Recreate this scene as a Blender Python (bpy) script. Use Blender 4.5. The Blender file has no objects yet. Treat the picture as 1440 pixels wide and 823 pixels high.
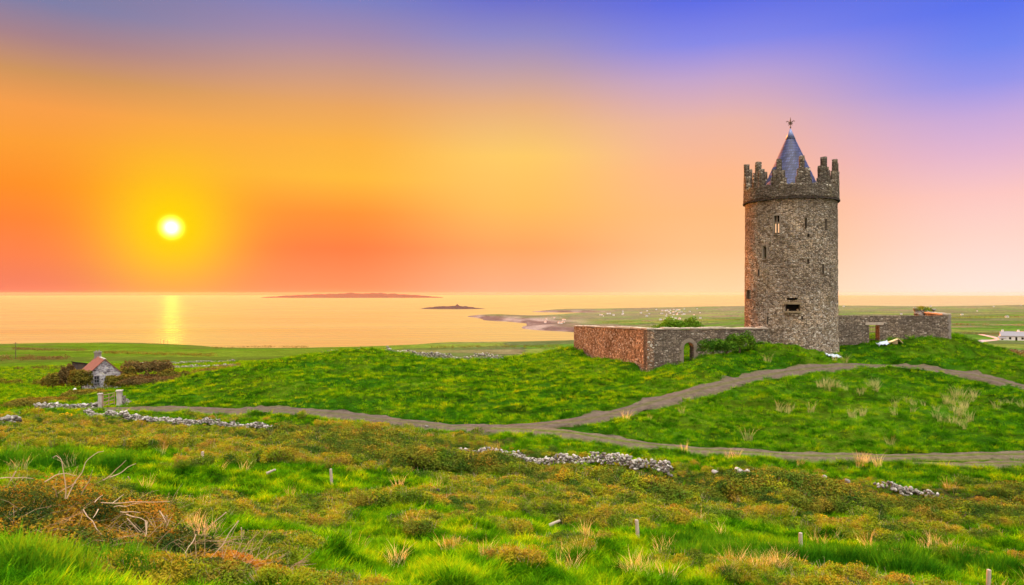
import bpy, bmesh, math, random
import numpy as np
from mathutils import Vector, Matrix, Euler

random.seed(7); RNG = np.random.default_rng(7)
scene = bpy.context.scene
COL = scene.collection
F, CX, HY = 1000.0, 720.0, 412.5          # focal length and horizon in photo pixels; +Y looks out to sea, z = 0 at eye height

# ------------------------------------------------------------------ camera, sky, sun, exposure
cam_d = bpy.data.cameras.new('camera'); cam = bpy.data.objects.new('camera', cam_d); COL.objects.link(cam)
cam.location = (0, 0, 0); cam.rotation_euler = (math.radians(90), 0, 0)
cam_d.sensor_width = 36; cam_d.lens = 36 * F / 1440; cam_d.shift_y = 1.0 / 1440
cam_d.clip_start = 0.1; cam_d.clip_end = 250000
scene.camera = cam
scene.view_settings.view_transform = 'Standard'; scene.view_settings.look = 'None'
scene.view_settings.exposure = 2.2; scene.view_settings.gamma = 1.0; scene.view_settings.use_curve_mapping = False
SUN_DIR = Vector(((241 - CX) / F, 1, (HY - 320) / F)).normalized()
SUN_EL = math.asin(SUN_DIR.z); SUN_AZ = math.atan2(SUN_DIR.x, SUN_DIR.y)
FILL_LOBE = 29.0; SKY_FILL = 0.7                                # radiance of the fill light added in the unseen upper sky
sun_d = bpy.data.lights.new('sun', 'SUN'); sun_d.energy = 5.0; sun_d.angle = math.radians(0.6); sun_d.color = (1.0, 0.27, 0.04)
sun = bpy.data.objects.new('sun', sun_d); COL.objects.link(sun)
sun.rotation_euler = (-SUN_DIR).to_track_quat('-Z', 'Y').to_euler()

def lin(c):
    out = []
    for v in c:
        v = v / 255.0
        out.append(v / 12.92 if v <= 0.04045 else ((v + 0.055) / 1.055) ** 2.4)
    return tuple(out)

class NT:
    """small helper for building node trees"""
    def __init__(s, tree):
        s.t = tree; tree.nodes.clear()
    def n(s, kind, ins=None, **props):
        nd = s.t.nodes.new(kind)
        for k, v in props.items(): setattr(nd, k, v)
        for k, v in (ins or {}).items():
            sk = nd.inputs[k]
            if isinstance(v, bpy.types.NodeSocket): s.t.links.new(v, sk)
            elif isinstance(v, bpy.types.Node): s.t.links.new(v.outputs[0], sk)
            else: sk.default_value = v
        return nd
    def m(s, op, a, b=0.0, c=0.0, clamp=False):
        nd = s.n('ShaderNodeMath', {0: a, 1: b, 2: c}, operation=op); nd.use_clamp = clamp
        return nd.outputs[0]
    def mix(s, f, a, b, mode='MIX'):
        def c4(v): return (v[0], v[1], v[2], 1.0) if isinstance(v, (tuple, list)) else v
        nd = s.n('ShaderNodeMix', data_type='RGBA', blend_type=mode)
        for i, v in ((0, f), (6, c4(a)), (7, c4(b))):
            sk = nd.inputs[i]
            if isinstance(v, bpy.types.NodeSocket): s.t.links.new(v, sk)
            else: sk.default_value = v
        return nd.outputs[2]
    def ramp(s, f, stops, mode='LINEAR'):
        nd = s.n('ShaderNodeValToRGB'); cr = nd.color_ramp; cr.interpolation = mode
        while len(cr.elements) > 1: cr.elements.remove(cr.elements[-1])
        stops = sorted(stops)
        for i, (p, c) in enumerate(stops):
            e = cr.elements[0] if i == 0 else cr.elements.new(p)
            e.position = p
            c = (c, c, c) if isinstance(c, (int, float)) else c
            e.color = (c[0], c[1], c[2], 1)
        s.t.links.new(f, nd.inputs[0]); return nd.outputs[0]
    def noise(s, vec, scale, detail=4, rough=0.55, dist=0.0):
        nd = s.n('ShaderNodeTexNoise', {'Scale': scale, 'Detail': detail, 'Roughness': rough, 'Distortion': dist})
        if vec is not None: s.t.links.new(vec, nd.inputs['Vector'])
        return nd.outputs['Fac']
    def smooth(s, x, lo, hi):
        nd = s.n('ShaderNodeMapRange', {0: x, 1: lo, 2: hi, 3: 0.0, 4: 1.0}, interpolation_type='SMOOTHSTEP')
        return nd.outputs[0]

world = bpy.data.worlds.new('World'); scene.world = world; world.use_nodes = True
W = NT(world.node_tree)
tc = W.n('ShaderNodeTexCoord'); sx = W.n('ShaderNodeSeparateXYZ', {0: tc.outputs['Generated']})
X, Y, Z = sx.outputs
elev = W.m('MULTIPLY', W.m('ARCSINE', Z), 180 / math.pi)
azim = W.m('MULTIPLY', W.m('ARCTAN2', X, Y), 180 / math.pi)
ef = W.m('DIVIDE', elev, 30.0, clamp=True)
SKY = [(50, [(0, (128,128,168)), (50, (168,132,140)), (100, (208,150,95)), (150, (248,160,75)), (200, (253,160,55)), (260, (255,145,42)), (310, (255,132,56)), (360, (253,130,78)), (408, (240,128,100))]),
       (480, [(0, (128,130,192)), (50, (165,140,172)), (100, (202,156,138)), (150, (235,168,98)), (200, (253,180,70)), (250, (255,188,62)), (300, (255,150,58)), (350, (255,130,70)), (408, (252,150,98))]),
       (720, [(0, (108,113,206)), (50, (146,140,198)), (100, (192,160,168)), (150, (232,178,130)), (220, (255,204,104)), (290, (255,192,95)), (350, (255,168,100)), (408, (254,180,136))]),
       (1000, [(0, (95,110,230)), (60, (135,138,232)), (110, (195,165,205)), (170, (236,182,165)), (240, (255,186,140)), (300, (255,190,130)), (350, (255,196,138)), (408, (255,216,165))]),
       (1420, [(0, (92,116,238)), (60, (115,135,240)), (110, (150,150,235)), (160, (200,170,220)), (210, (226,182,210)), (270, (253,200,195)), (330, (255,215,202)), (408, (255,233,220))])]
prev = None
for px, rows in SKY:
    az = math.degrees(math.atan((px - CX) / F)); ca = math.cos(math.radians(az))
    st = [(math.degrees(math.atan((HY - y) / F * ca)) / 30.0, lin(c)) for y, c in rows]
    st.append((1.0, tuple(0.6 * v for v in lin(rows[0][1]))))
    r = W.ramp(ef, st)
    prev = r if prev is None else W.mix(W.smooth(azim, paz, az), prev, r)
    paz = az
# unseen sky behind the viewer, brightened as fill for walls and tower; orange leftward
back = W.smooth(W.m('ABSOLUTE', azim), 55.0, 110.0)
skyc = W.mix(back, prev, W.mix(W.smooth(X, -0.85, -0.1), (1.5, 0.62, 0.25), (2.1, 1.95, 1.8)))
# glow round the low sun
dotn = W.n('ShaderNodeVectorMath', {0: tc.outputs['Generated'], 1: tuple(SUN_DIR)}, operation='DOT_PRODUCT')
ang = W.m('MULTIPLY', W.m('ARCCOSINE', W.m('MINIMUM', dotn.outputs['Value'], 1.0)), 180 / math.pi)
g1 = W.m('EXPONENT', W.m('MULTIPLY', W.m('POWER', W.m('DIVIDE', ang, 4.4), 1.9), -1.0))
skyc = W.mix(g1, skyc, (1.0, 0.70, 0.0))
g2 = W.m('EXPONENT', W.m('MULTIPLY', W.m('POWER', W.m('DIVIDE', ang, 0.42), 2.0), -1.0))
skyc = W.mix(1.0, skyc, W.mix(g2, (0, 0, 0), (52.0, 25.0, 2.2)), 'ADD')
# pale fill light added in the unseen sky above the frame, with the clear-sky colour of a Nishita sky under it
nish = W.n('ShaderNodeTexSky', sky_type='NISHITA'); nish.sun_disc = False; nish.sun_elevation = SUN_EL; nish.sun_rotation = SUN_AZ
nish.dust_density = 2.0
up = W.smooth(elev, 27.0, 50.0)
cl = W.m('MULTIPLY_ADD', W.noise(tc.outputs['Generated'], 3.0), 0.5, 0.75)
hi = W.mix(1.0, W.mix(1.0, (1.0, 0.95, 0.86), cl, 'MULTIPLY'), (SKY_FILL, SKY_FILL, SKY_FILL), 'MULTIPLY')
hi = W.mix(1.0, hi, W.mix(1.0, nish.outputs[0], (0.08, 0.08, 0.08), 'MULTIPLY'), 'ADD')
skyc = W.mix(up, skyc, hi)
# a broad bright lobe added in the unseen sky overhead to light the ground
fill_dir = Vector((0.02, -0.24, 1.10)).normalized()
cd_ = W.n('ShaderNodeVectorMath', {0: tc.outputs['Generated'], 1: tuple(fill_dir)}, operation='DOT_PRODUCT').outputs['Value']
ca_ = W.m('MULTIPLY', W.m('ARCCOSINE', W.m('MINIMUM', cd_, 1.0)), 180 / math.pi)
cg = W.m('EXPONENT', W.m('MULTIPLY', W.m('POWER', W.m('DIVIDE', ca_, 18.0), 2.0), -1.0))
skyc = W.mix(1.0, skyc, W.mix(cg, (0, 0, 0), (FILL_LOBE * 1.0, FILL_LOBE * 0.97, FILL_LOBE * 0.88)), 'ADD')
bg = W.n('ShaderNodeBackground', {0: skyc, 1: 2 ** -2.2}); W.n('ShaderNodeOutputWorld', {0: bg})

# ------------------------------------------------------------------ object helpers
def tag(o, label=None, cat=None, group=None, kind=None):
    if label: o['label'] = label
    if cat: o['category'] = cat
    if group: o['group'] = group
    if kind: o['kind'] = kind
    return o
def empty(name, loc=(0, 0, 0), rz=0.0):
    o = bpy.data.objects.new(name, None); COL.objects.link(o); o.location = loc; o.rotation_euler = (0, 0, rz); o.empty_display_size = 0.3
    return o
def mesh_np(name, V, Fc, mats, parent=None, smooth=False, uv=None, mi=None, link=True):
    """V (n,3); Fc (m,k) of one polygon size, or a list of polygons"""
    me = bpy.data.meshes.new(name); V = np.asarray(V, dtype=np.float32)
    if isinstance(Fc, np.ndarray):
        m, k = Fc.shape
        me.vertices.add(len(V)); me.vertices.foreach_set('co', V.ravel())
        me.loops.add(m * k); me.loops.foreach_set('vertex_index', Fc.astype(np.int32).ravel())
        me.polygons.add(m); me.polygons.foreach_set('loop_start', np.arange(0, m * k, k, dtype=np.int32))
        me.update(calc_edges=True); me.validate()
    else:
        me.from_pydata(V.tolist(), [], [list(f) for f in Fc]); me.update()
    if smooth: me.polygons.foreach_set('use_smooth', np.ones(len(me.polygons), dtype=bool))
    if uv is not None:                                   # per-vertex uv
        l = me.uv_layers.new(name='UVMap'); idx = np.zeros(len(me.loops), dtype=np.int32); me.loops.foreach_get('vertex_index', idx)
        l.data.foreach_set('uv', np.asarray(uv, dtype=np.float32)[idx].ravel())
    if not isinstance(mats, (list, tuple)): mats = [mats]
    for mt in mats: me.materials.append(mt)
    if mi is not None: me.polygons.foreach_set('material_index', np.asarray(mi, dtype=np.int32))
    o = bpy.data.objects.new(name, me)
    if link: COL.objects.link(o)
    if parent is not None: o.parent = parent
    return o
def attr(o, name, vals):
    vals = np.asarray(vals, dtype=np.float32)
    if vals.ndim == 1:
        a = o.data.attributes.new(name, 'FLOAT', 'POINT'); a.data.foreach_set('value', vals)
    elif vals.shape[1] == 3:
        a = o.data.attributes.new(name, 'FLOAT_VECTOR', 'POINT'); a.data.foreach_set('vector', vals.ravel())
    else:
        a = o.data.attributes.new(name, 'FLOAT_COLOR', 'POINT'); a.data.foreach_set('color', vals.ravel())
def bm_obj(name, bm, mats, parent=None, smooth=False):
    bmesh.ops.recalc_face_normals(bm, faces=bm.faces[:])
    me = bpy.data.meshes.new(name); bm.to_mesh(me); bm.free()
    for mt in (mats if isinstance(mats, (list, tuple)) else [mats]): me.materials.append(mt)
    if smooth: me.polygons.foreach_set('use_smooth', np.ones(len(me.polygons), dtype=bool))
    o = bpy.data.objects.new(name, me); COL.objects.link(o)
    if parent is not None: o.parent = parent
    return o
def add_box(bm, c, s, rz=0.0, mi=0, tilt=None):
    M = Matrix.Translation(c) @ Matrix.Rotation(rz, 4, 'Z')
    if tilt: M = M @ tilt
    r = bmesh.ops.create_cube(bm, size=1.0, matrix=M @ Matrix.Diagonal((*s, 1)))
    fs = set(f for v in r['verts'] for f in v.link_faces)
    for f in fs: f.material_index = mi
    return r['verts']
def add_prism(bm, pts, d0, d1, axis='y', mi=0):
    """extrude a 2D outline (x,z) from y=d0 to y=d1"""
    a = [bm.verts.new((p[0], d0, p[1])) for p in pts]; b = [bm.verts.new((p[0], d1, p[1])) for p in pts]
    fs = [bm.faces.new(a), bm.faces.new(b[::-1])]
    n = len(pts)
    for i in range(n): fs.append(bm.faces.new((a[i], b[i], b[(i + 1) % n], a[(i + 1) % n])))
    for f in fs: f.material_index = mi
    return fs
def add_tube(bm, pts, r0, r1=None, n=6, mi=0):
    r1 = r0 if r1 is None else r1; pts = [Vector(p) for p in pts]; rings = []
    for i, p in enumerate(pts):
        t = (pts[min(i + 1, len(pts) - 1)] - pts[max(i - 1, 0)]).normalized()
        u = t.orthogonal().normalized(); w = t.cross(u); r = r0 + (r1 - r0) * i / max(len(pts) - 1, 1)
        if i and rings:                                   # keep rings aligned
            pu = (rings[-1][0].co - pts[i - 1]); u = (pu - t * pu.dot(t)).normalized(); w = t.cross(u)
        rings.append([bm.verts.new(p + (u * math.cos(2 * math.pi * k / n) + w * math.sin(2 * math.pi * k / n)) * r) for k in range(n)])
    fs = []
    for a, b in zip(rings, rings[1:]):
        for k in range(n): fs.append(bm.faces.new((a[k], a[(k + 1) % n], b[(k + 1) % n], b[k])))
    fs.append(bm.faces.new(rings[0][::-1])); fs.append(bm.faces.new(rings[-1]))
    for f in fs: f.material_index = mi

# ------------------------------------------------------------------ terrain function
CTRL = []
def cp(*rows):
    for r in rows: CTRL.append(r)
for x in (-260, 230, 720, 1210, 1700): cp((x, 3, 1270))
for x, y in ((-260, 880), (0, 905), (300, 950), (720, 1000), (1440, 1060), (1700, 1080)): cp((x, 6, y))
for x, y in ((-260, 800), (0, 815), (300, 862), (720, 915), (1100, 945), (1440, 970), (1700, 985)): cp((x, 9, y))
for x, y in ((-260, 750), (0, 757), (200, 772), (450, 803), (720, 823), (1100, 852), (1440, 880), (1700, 890)): cp((x, 13, y))
for x, y in ((-260, 694), (0, 702), (200, 718), (450, 752), (720, 768), (1100, 800), (1440, 823), (1700, 835)): cp((x, 18, y))
for x, y in ((-260, 652), (0, 658), (200, 668), (450, 700), (720, 718), (1100, 750), (1440, 764), (1700, 775)): cp((x, 24, y))
for x, y in ((-260, 625), (0, 630), (200, 638), (450, 662), (720, 684), (1000, 706)): cp((x, 30, y))
for x, y in ((1000, 722), (1270, 732), (1440, 738), (1700, 745)): cp((x, 27, y))
cp((180, 592, 0)) if 0 else None
for x, y, d in ((-260, 588, 47), (-100, 590, 46), (20, 605, 42), (100, 592, 48), (180, 592, 50), (300, 597, 47), (400, 603, 44), (450, 612, 42), (550, 625, 40), (650, 638, 38), (720, 646, 36), (800, 657, 34), (940, 670, 32), (1040, 676, 31.5), (1150, 690, 31), (1270, 698, 30.5), (1440, 706, 30), (1700, 715, 30),
                (720, 668, 32), (300, 622, 41), (450, 640, 36.5), (100, 615, 40), (900, 690, 29.5),
                (700, 606, 43), (550, 592, 47), (480, 584, 50), (300, 578, 54), (180, 575, 57), (100, 574, 60),
                (770, 607, 42), (900, 625, 39.5), (1050, 637, 38), (1250, 643, 37.5), (1440, 640, 38), (1560, 637, 39), (1700, 634, 40),
                (900, 648, 35.5), (1100, 658, 34.5), (1300, 665, 33.8), (1440, 672, 33.5), (1700, 675, 33.5),
                (870, 580, 47), (930, 563, 50), (1000, 545, 54), (1060, 532, 58), (1120, 522, 61.5), (1200, 515.5, 64), (1290, 518.5, 63), (1370, 529, 60), (1440, 545, 56), (1560, 570, 51), (1700, 590, 47),
                (900, 600, 43), (1000, 595, 44), (1000, 570, 48.5), (1100, 606, 43), (1100, 568, 49.5), (1100, 541, 55.5), (1200, 600, 44), (1200, 560, 51.5), (1200, 530, 59), (1300, 600, 44), (1300, 560, 51.5), (1300, 535, 58), (1400, 600, 44), (1400, 565, 51), (1000, 627, 39.7), (1100, 632, 39.2), (1300, 634, 39.2), (1560, 600, 45),
                (910, 520, 66), (855, 506, 78), (807, 493, 92), (807, 512, 76), (850, 530, 64), (960, 510, 66), (1076, 489, 68), (1111, 491, 67.2), (1178, 490, 71), (1230, 487, 72), (1337, 479, 72),
                (1000, 522, 60.5), (960, 535, 58), (1111, 506, 64.8), (1060, 510, 63.5), (1250, 502, 67.5), (1337, 500, 67.5), (1440, 521, 63), (1400, 499, 70), (1440, 506, 73), (1560, 528, 72), (1700, 545, 75),
                (800, 547, 58), (750, 571, 51), (650, 562, 55), (600, 533, 68), (600, 505, 90), (700, 542, 63), (700, 511, 86), (760, 502, 92), (750, 525, 72),
                (500, 542, 64), (500, 513, 77), (500, 493.5, 92), (550, 496, 93), (440, 501, 88), (400, 541, 64), (400, 508, 84), (330, 522, 78), (330, 550, 63), (250, 542, 70), (250, 562, 60), (200, 562, 64), (480, 560, 56), (600, 570, 53),
                # behind the crest
                (500, 501, 125), (440, 508, 118), (600, 514, 120), (700, 519, 116), (760, 512, 125), (807, 506, 120), (870, 500, 85), (950, 487, 80), (950, 480, 100), (1000, 484, 90), (1111, 483, 90), (1200, 478, 88), (1300, 474, 90), (1337, 477, 82),
                (950, 488, 140), (1111, 484, 140), (1300, 482, 140), (1380, 499, 88), (1440, 517, 88), (1400, 504, 115), (1440, 506, 150), (1600, 520, 120),
                # left plain
                (150, 573, 60), (60, 578, 60), (-100, 585, 60), (50, 570, 72), (150, 549, 108), (150, 546, 116), (50, 552, 105), (0, 557, 105), (-150, 562, 105), (215, 549, 98), (250, 538, 108), (300, 531, 118), (330, 524, 130), (200, 522, 170), (300, 517, 170), (390, 512, 170), (50, 527, 170), (-100, 532, 170), (0, 506, 330), (100, 504, 330), (200, 504, 330), (330, 503, 350), (-150, 510, 330), (400, 503, 330),
                (-260, 488, 950), (0, 485.5, 950), (150, 483.5, 1000), (300, 488.5, 1000), (430, 494, 900), (480, 489, 900), (530, 494, 900), (570, 489, 900), (650, 486.5, 950), (720, 487, 950), (790, 487, 950), (650, 498, 400), (560, 501, 330), (760, 499, 400), (480, 499, 330),
                (-260, 497, 1130), (0, 495, 1130), (150, 494, 1150), (300, 497, 1150), (430, 502, 1050), (480, 500, 1050), (560, 499, 1050), (650, 495, 1130), (720, 495, 1130), (790, 495, 1150),
                # coast and hills to the right
                (800, 484, 1300), (800, 464.5, 1700), (800, 450, 2200), (800, 441.5, 2850), (800, 444.5, 3150), (800, 435.8, 3650), (800, 434, 4500), (770, 437.5, 3600), (750, 478, 1480), (750, 460, 1850), (750, 450, 2300), (750, 443.5, 2800), (750, 445.3, 3100), (760, 440, 3650), (700, 462, 1950), (700, 450, 2350), (700, 442.6, 2880), (700, 445.5, 3100), (660, 452, 2400), (660, 445.0, 2740), (660, 446, 3000), (640, 449, 2700), (690, 440, 3700),
                (900, 477, 1000), (850, 488, 1050), (900, 470, 1500), (900, 447, 2200), (900, 436, 2900), (900, 433, 3600), (900, 437, 4600),
                (1000, 478, 500), (1000, 468, 1000), (1000, 458, 1500), (1000, 444, 2200), (1000, 431, 3300), (1000, 439, 4600),
                (1180, 473, 500), (1180, 459, 1000), (1180, 443, 2000), (1180, 430, 3300), (1180, 441, 4600),
                (1340, 492, 220), (1340, 477, 450), (1340, 457, 1000), (1340, 442, 2000), (1340, 431.5, 3300), (1340, 443, 4600),
                (1400, 493, 230), (1440, 494, 240), (1420, 478.5, 420), (1440, 478.5, 430), (1440, 456, 1000), (1440, 440.5, 2000), (1440, 429.5, 3300), (1440, 443, 4600),
                (1600, 500, 240), (1600, 480, 430), (1600, 456, 1000), (1600, 440, 2000), (1600, 427, 3300), (1600, 443, 4600),
                (-260, 466, 2000), (0, 466, 2000), (250, 466, 2000), (450, 466, 2000), (600, 466, 2000), (-260, 441, 4500), (0, 441, 4500), (300, 441, 4500), (600, 441, 4500), (670, 441, 4500)):
    cp((x, d, y))
C = np.array(CTRL, float)
def _sc(px, ld): return np.stack([px / 100.0, ld * 8.0], -1)
_P = _sc(C[:, 0], np.log(C[:, 1])); _V = (C[:, 2] - HY) / F
def _ker(d2): return np.sqrt(d2 + 0.35)
_D2 = ((_P[:, None] - _P[None]) ** 2).sum(-1)
_n = len(C); _A = np.zeros((_n + 3, _n + 3)); _A[:_n, :_n] = -_ker(_D2) + np.eye(_n) * -0.0
_Q = np.c_[np.ones(_n), _P]; _A[:_n, _n:] = _Q; _A[_n:, :_n] = _Q.T
_w = np.linalg.lstsq(_A, np.r_[_V, 0, 0, 0], rcond=None)[0]
def rel_of(px, ld):
    out = np.empty(px.shape); f = px.ravel(); g = ld.ravel(); o = out.ravel()
    for i in range(0, len(f), 20000):
        q = _sc(f[i:i + 20000], g[i:i + 20000])
        d2 = ((q[:, None] - _P[None]) ** 2).sum(-1)
        o[i:i + 20000] = -_ker(d2) @ _w[:_n] + _w[_n] + q @ _w[_n + 1:]
    return o.reshape(px.shape)
def _hash(ix, iy, seed):
    h = (ix * 374761393 + iy * 668265263 + seed * 1442695041) & 0xffffffff
    h = ((h ^ (h >> 13)) * 1274126177) & 0xffffffff
    return ((h ^ (h >> 16)) & 0xffff) / 65535.0
def vnoise(x, y, seed=0):
    x = np.asarray(x, float); y = np.asarray(y, float)
    ix = np.floor(x).astype(np.int64); iy = np.floor(y).astype(np.int64); fx = x - ix; fy = y - iy
    fx = fx * fx * (3 - 2 * fx); fy = fy * fy * (3 - 2 * fy)
    a = _hash(ix, iy, seed); b = _hash(ix + 1, iy, seed); c = _hash(ix, iy + 1, seed); d = _hash(ix + 1, iy + 1, seed)
    return (a * (1 - fx) + b * fx) * (1 - fy) + (c * (1 - fx) + d * fx) * fy
def fbm(x, y, seed=0, oct=4):
    s = 0; a = 0.5; t = 0
    for k in range(oct):
        s = s + a * vnoise(x * 2 ** k, y * 2 ** k, seed + k); t += a; a *= 0.55
    return s / t
def base_h(x, y):
    x = np.asarray(x, float); y = np.asarray(y, float)
    r = np.hypot(x, y); th = np.clip(np.arctan2(x, y), -0.87, 0.87); d = np.maximum(r * np.cos(th), 1e-3)
    dd = np.clip(d, 3.0, 5200.0); rel = rel_of(np.clip(CX + F * np.tan(th), -300, 1740), np.log(dd))
    z = -rel * d
    z = np.where(d < 3, -2.2 + (z * 3 / d + 2.2) * d / 3, z)
    return z
def P(px, py, d): return Vector((d * (px - CX) / F, d, -d * (py - HY) / F))
def pxd(px, d): return d * (px - CX) / F

# ------------------------------------------------------------------ tracks (needed by the relief)
def catmull(pts, step):
    pts = [np.array(p, float) for p in pts]; out = []
    for i in range(len(pts) - 1):
        p0, p1, p2, p3 = pts[max(i - 1, 0)], pts[i], pts[i + 1], pts[min(i + 2, len(pts) - 1)]
        n = max(2, int(np.linalg.norm(p2 - p1) / step))
        for k in range(n):
            t = k / n
            out.append(0.5 * ((2 * p1) + (-p0 + p2) * t + (2 * p0 - 5 * p1 + 4 * p2 - p3) * t * t + (-p0 + 3 * p1 - 3 * p2 + p3) * t ** 3))
    out.append(pts[-1]); return np.array(out)
def line(rows, step=0.4): return catmull([(pxd(px, d), d) for px, d in rows], step)
TRACK_UP = line([(-60, 63), (60, 60.5), (180, 57), (300, 54), (400, 52), (480, 50), (550, 47), (630, 44.8), (700, 43.6), (765, 43.8), (820, 45), (870, 47), (930, 50), (1000, 54), (1060, 58), (1120, 61.5), (1200, 64), (1290, 63), (1370, 60), (1440, 56), (1560, 51), (1700, 47)])
TRACK_LOW = line([(690, 43.5), (770, 42), (900, 39.5), (1050, 38), (1250, 37.5), (1440, 38), (1560, 39), (1700, 40)])
TRACK_SIDE = line([(1270, 35.9), (1340, 35.6), (1440, 36.0), (1560, 37), (1700, 38)])
def poly_dist(x, y, L):
    d = np.full(np.shape(x), 1e9); L = L[::2]
    for i in range(0, len(L)):
        d = np.minimum(d, (x - L[i, 0]) ** 2 + (y - L[i, 1]) ** 2)
    return np.sqrt(d)
def track_mask(x, y):
    x = np.asarray(x, float); y = np.asarray(y, float); m = np.ones(x.shape)
    near = (y > 30) & (y < 70) & (np.abs(x) < 80)
    if near.any():
        xx, yy = x[near], y[near]
        d = np.minimum(poly_dist(xx, yy, TRACK_UP) - 1.15, np.minimum(poly_dist(xx, yy, TRACK_LOW) - 0.8, poly_dist(xx, yy, TRACK_SIDE) - 0.6))
        m[near] = np.clip(d / 0.8 + 0.2, 0, 1)
    return m
def scrub_mask(px, py, x, y):
    """where low bramble and heath grows (0..1)"""
    m = 0.34 * np.clip((26 - np.asarray(y)) / 6, 0, 1) * np.ones(np.shape(px))
    for cx, cy, rx, ry, s in ((170, 612, 260, 24, .95), (430, 628, 190, 26, 1.1), (570, 640, 170, 24, 1.1), (690, 650, 120, 16, 1), (850, 668, 120, 16, .9), (1010, 688, 120, 24, 1.15), (1160, 700, 130, 24, 1.15), (1350, 716, 160, 30, 1.15), (1500, 720, 120, 30, 1.1),
                              (720, 702, 300, 22, .9), (930, 722, 200, 24, .85), (1230, 748, 220, 20, .7), (440, 725, 90, 20, .75), (595, 758, 45, 16, .7), (650, 768, 50, 16, .7), (380, 775, 80, 22, .6), (1050, 810, 90, 16, .6), (800, 775, 90, 14, .55), (60, 648, 130, 12, .6), (260, 650, 120, 12, .5),
                              (120, 740, 150, 60, 1.0), (320, 790, 120, 40, .9), (900, 745, 60, 12, .5)):
        q = ((px - cx) / rx) ** 2 + ((py - cy) / ry) ** 2
        m = np.maximum(m, s * np.exp(-q ** 2 * 0.8))
    g = np.zeros(np.shape(px))
    for cx, cy, rx, ry in ((90, 652, 160, 13), (330, 672, 150, 9), (430, 692, 170, 14), (240, 700, 60, 20), (560, 725, 70, 14), (560, 775, 70, 14), (640, 810, 260, 15), (765, 668, 90, 7), (860, 692, 90, 8), (1020, 778, 150, 17), (1240, 800, 190, 14), (1010, 716, 60, 6), (830, 800, 90, 14), (330, 800, 40, 8)):
        g = np.maximum(g, np.exp(-(((px - cx) / rx) ** 2 + ((py - cy) / ry) ** 2) ** 2))
    m = m * (1 - 0.85 * g)
    n = fbm(x * 0.34, y * 0.85, 11, 5)
    return np.clip((m * 1.15 + (n - 0.5) * 2.1 * np.clip(m * 4, 0, 1) - 0.48) * 3.0, 0, 1)
def micro(x, y):
    d = np.hypot(x, y)
    near = np.clip((150 - d) / 60, 0, 1); far = np.clip((d - 110) / 200, 0, 1)
    a = (fbm(x * 0.16, y * 0.24, 13, 2) - 0.5) * 1.0 * np.clip((y - 40) / 15, 0, 1) + (fbm(x * 0.5, y * 0.8, 3) - 0.5) * 0.75 + (fbm(x * 1.3, y * 1.7, 5, 3) - 0.5) * 0.42
    b = (fbm(x * 0.012, y * 0.012, 21) - 0.5) * 3.0
    return near * a + far * b * np.clip(d / 1500, 0.15, 0.7)
def H(x, y):
    x = np.asarray(x, float); y = np.asarray(y, float)
    return base_h(x, y) + micro(x, y) * (0.15 + 0.85 * track_mask(x, y))
def h1(x, y): return float(H(np.array([x]), np.array([y]))[0])
def on(px, d, dz=0.0):
    x = pxd(px, d); return Vector((x, d, h1(x, d) + dz))
# ------------------------------------------------------------------ materials
MATS = {}
def new_mat(name):
    m = bpy.data.materials.new(name); m.use_nodes = True; MATS[name] = m
    return m, NT(m.node_tree)
def finish(T, bsdf, disp=None):
    T.n('ShaderNodeOutputMaterial', {'Surface': bsdf})
def principled(T, col, rough=0.9, bump=None, bstr=0.5, bdist=0.02, spec=0.2, **kw):
    ins = {'Base Color': col if not isinstance(col, tuple) else (*col[:3], 1), 'Roughness': rough, 'Specular IOR Level': spec}
    ins.update(kw)
    if bump is not None:
        b = T.n('ShaderNodeBump', {'Strength': bstr, 'Distance': bdist, 'Height': bump}); ins['Normal'] = b.outputs[0]
    if rough >= 0.85 and spec <= 0.2 and not kw:           # dead-matt surfaces: plain diffuse, no grazing sheen
        ins2 = {'Color': ins['Base Color'], 'Roughness': 0.6}
        if 'Normal' in ins: ins2['Normal'] = ins['Normal']
        return T.n('ShaderNodeBsdfDiffuse', ins2)
    return T.n('ShaderNodeBsdfPrincipled', ins)
def simple_mat(name, col, rough=0.85, var=0.35, scale=6.0, bdist=0.01, spec=0.2, **kw):
    m, T = new_mat(name); g = T.n('ShaderNodeNewGeometry').outputs['Position']
    n = T.noise(g, scale, 5); c = T.mix(n, tuple(v * (1 - var) for v in col), tuple(min(1, v * (1 + var)) for v in col))
    finish(T, principled(T, c, rough, T.noise(g, scale * 4, 4), 0.6, bdist, spec, **kw)); return m
def leaf_mat(name, cols, scale=0.5, trans=0.35, rnd=0.5, gloss=0.0):
    """cols: ramp stops; coordinate = world noise blended with a random value per instance"""
    m, T = new_mat(name); g = T.n('ShaderNodeNewGeometry').outputs['Position']
    oi = T.n('ShaderNodeObjectInfo').outputs['Random']
    n = T.smooth(T.noise(g, scale, 3), 0.3, 0.7); n2 = T.noise(g, scale * 9, 2)
    f = T.m('ADD', T.m('MULTIPLY', n, 1 - rnd), T.m('MULTIPLY', T.m('ADD', T.m('MULTIPLY', oi, 0.55), T.m('MULTIPLY', n2, 0.45)), rnd))
    c = T.ramp(f, cols)
    di = T.n('ShaderNodeBsdfDiffuse', {0: c}); tr = T.n('ShaderNodeBsdfTranslucent', {0: c})
    mx = T.n('ShaderNodeMixShader', {0: trans, 1: di, 2: tr})
    if gloss:
        gl = T.n('ShaderNodeBsdfGlossy', {0: (1, 1, 1, 1), 'Roughness': 0.45})
        mx = T.n('ShaderNodeMixShader', {0: gloss, 1: mx, 2: gl})
    finish(T, mx); return m
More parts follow.
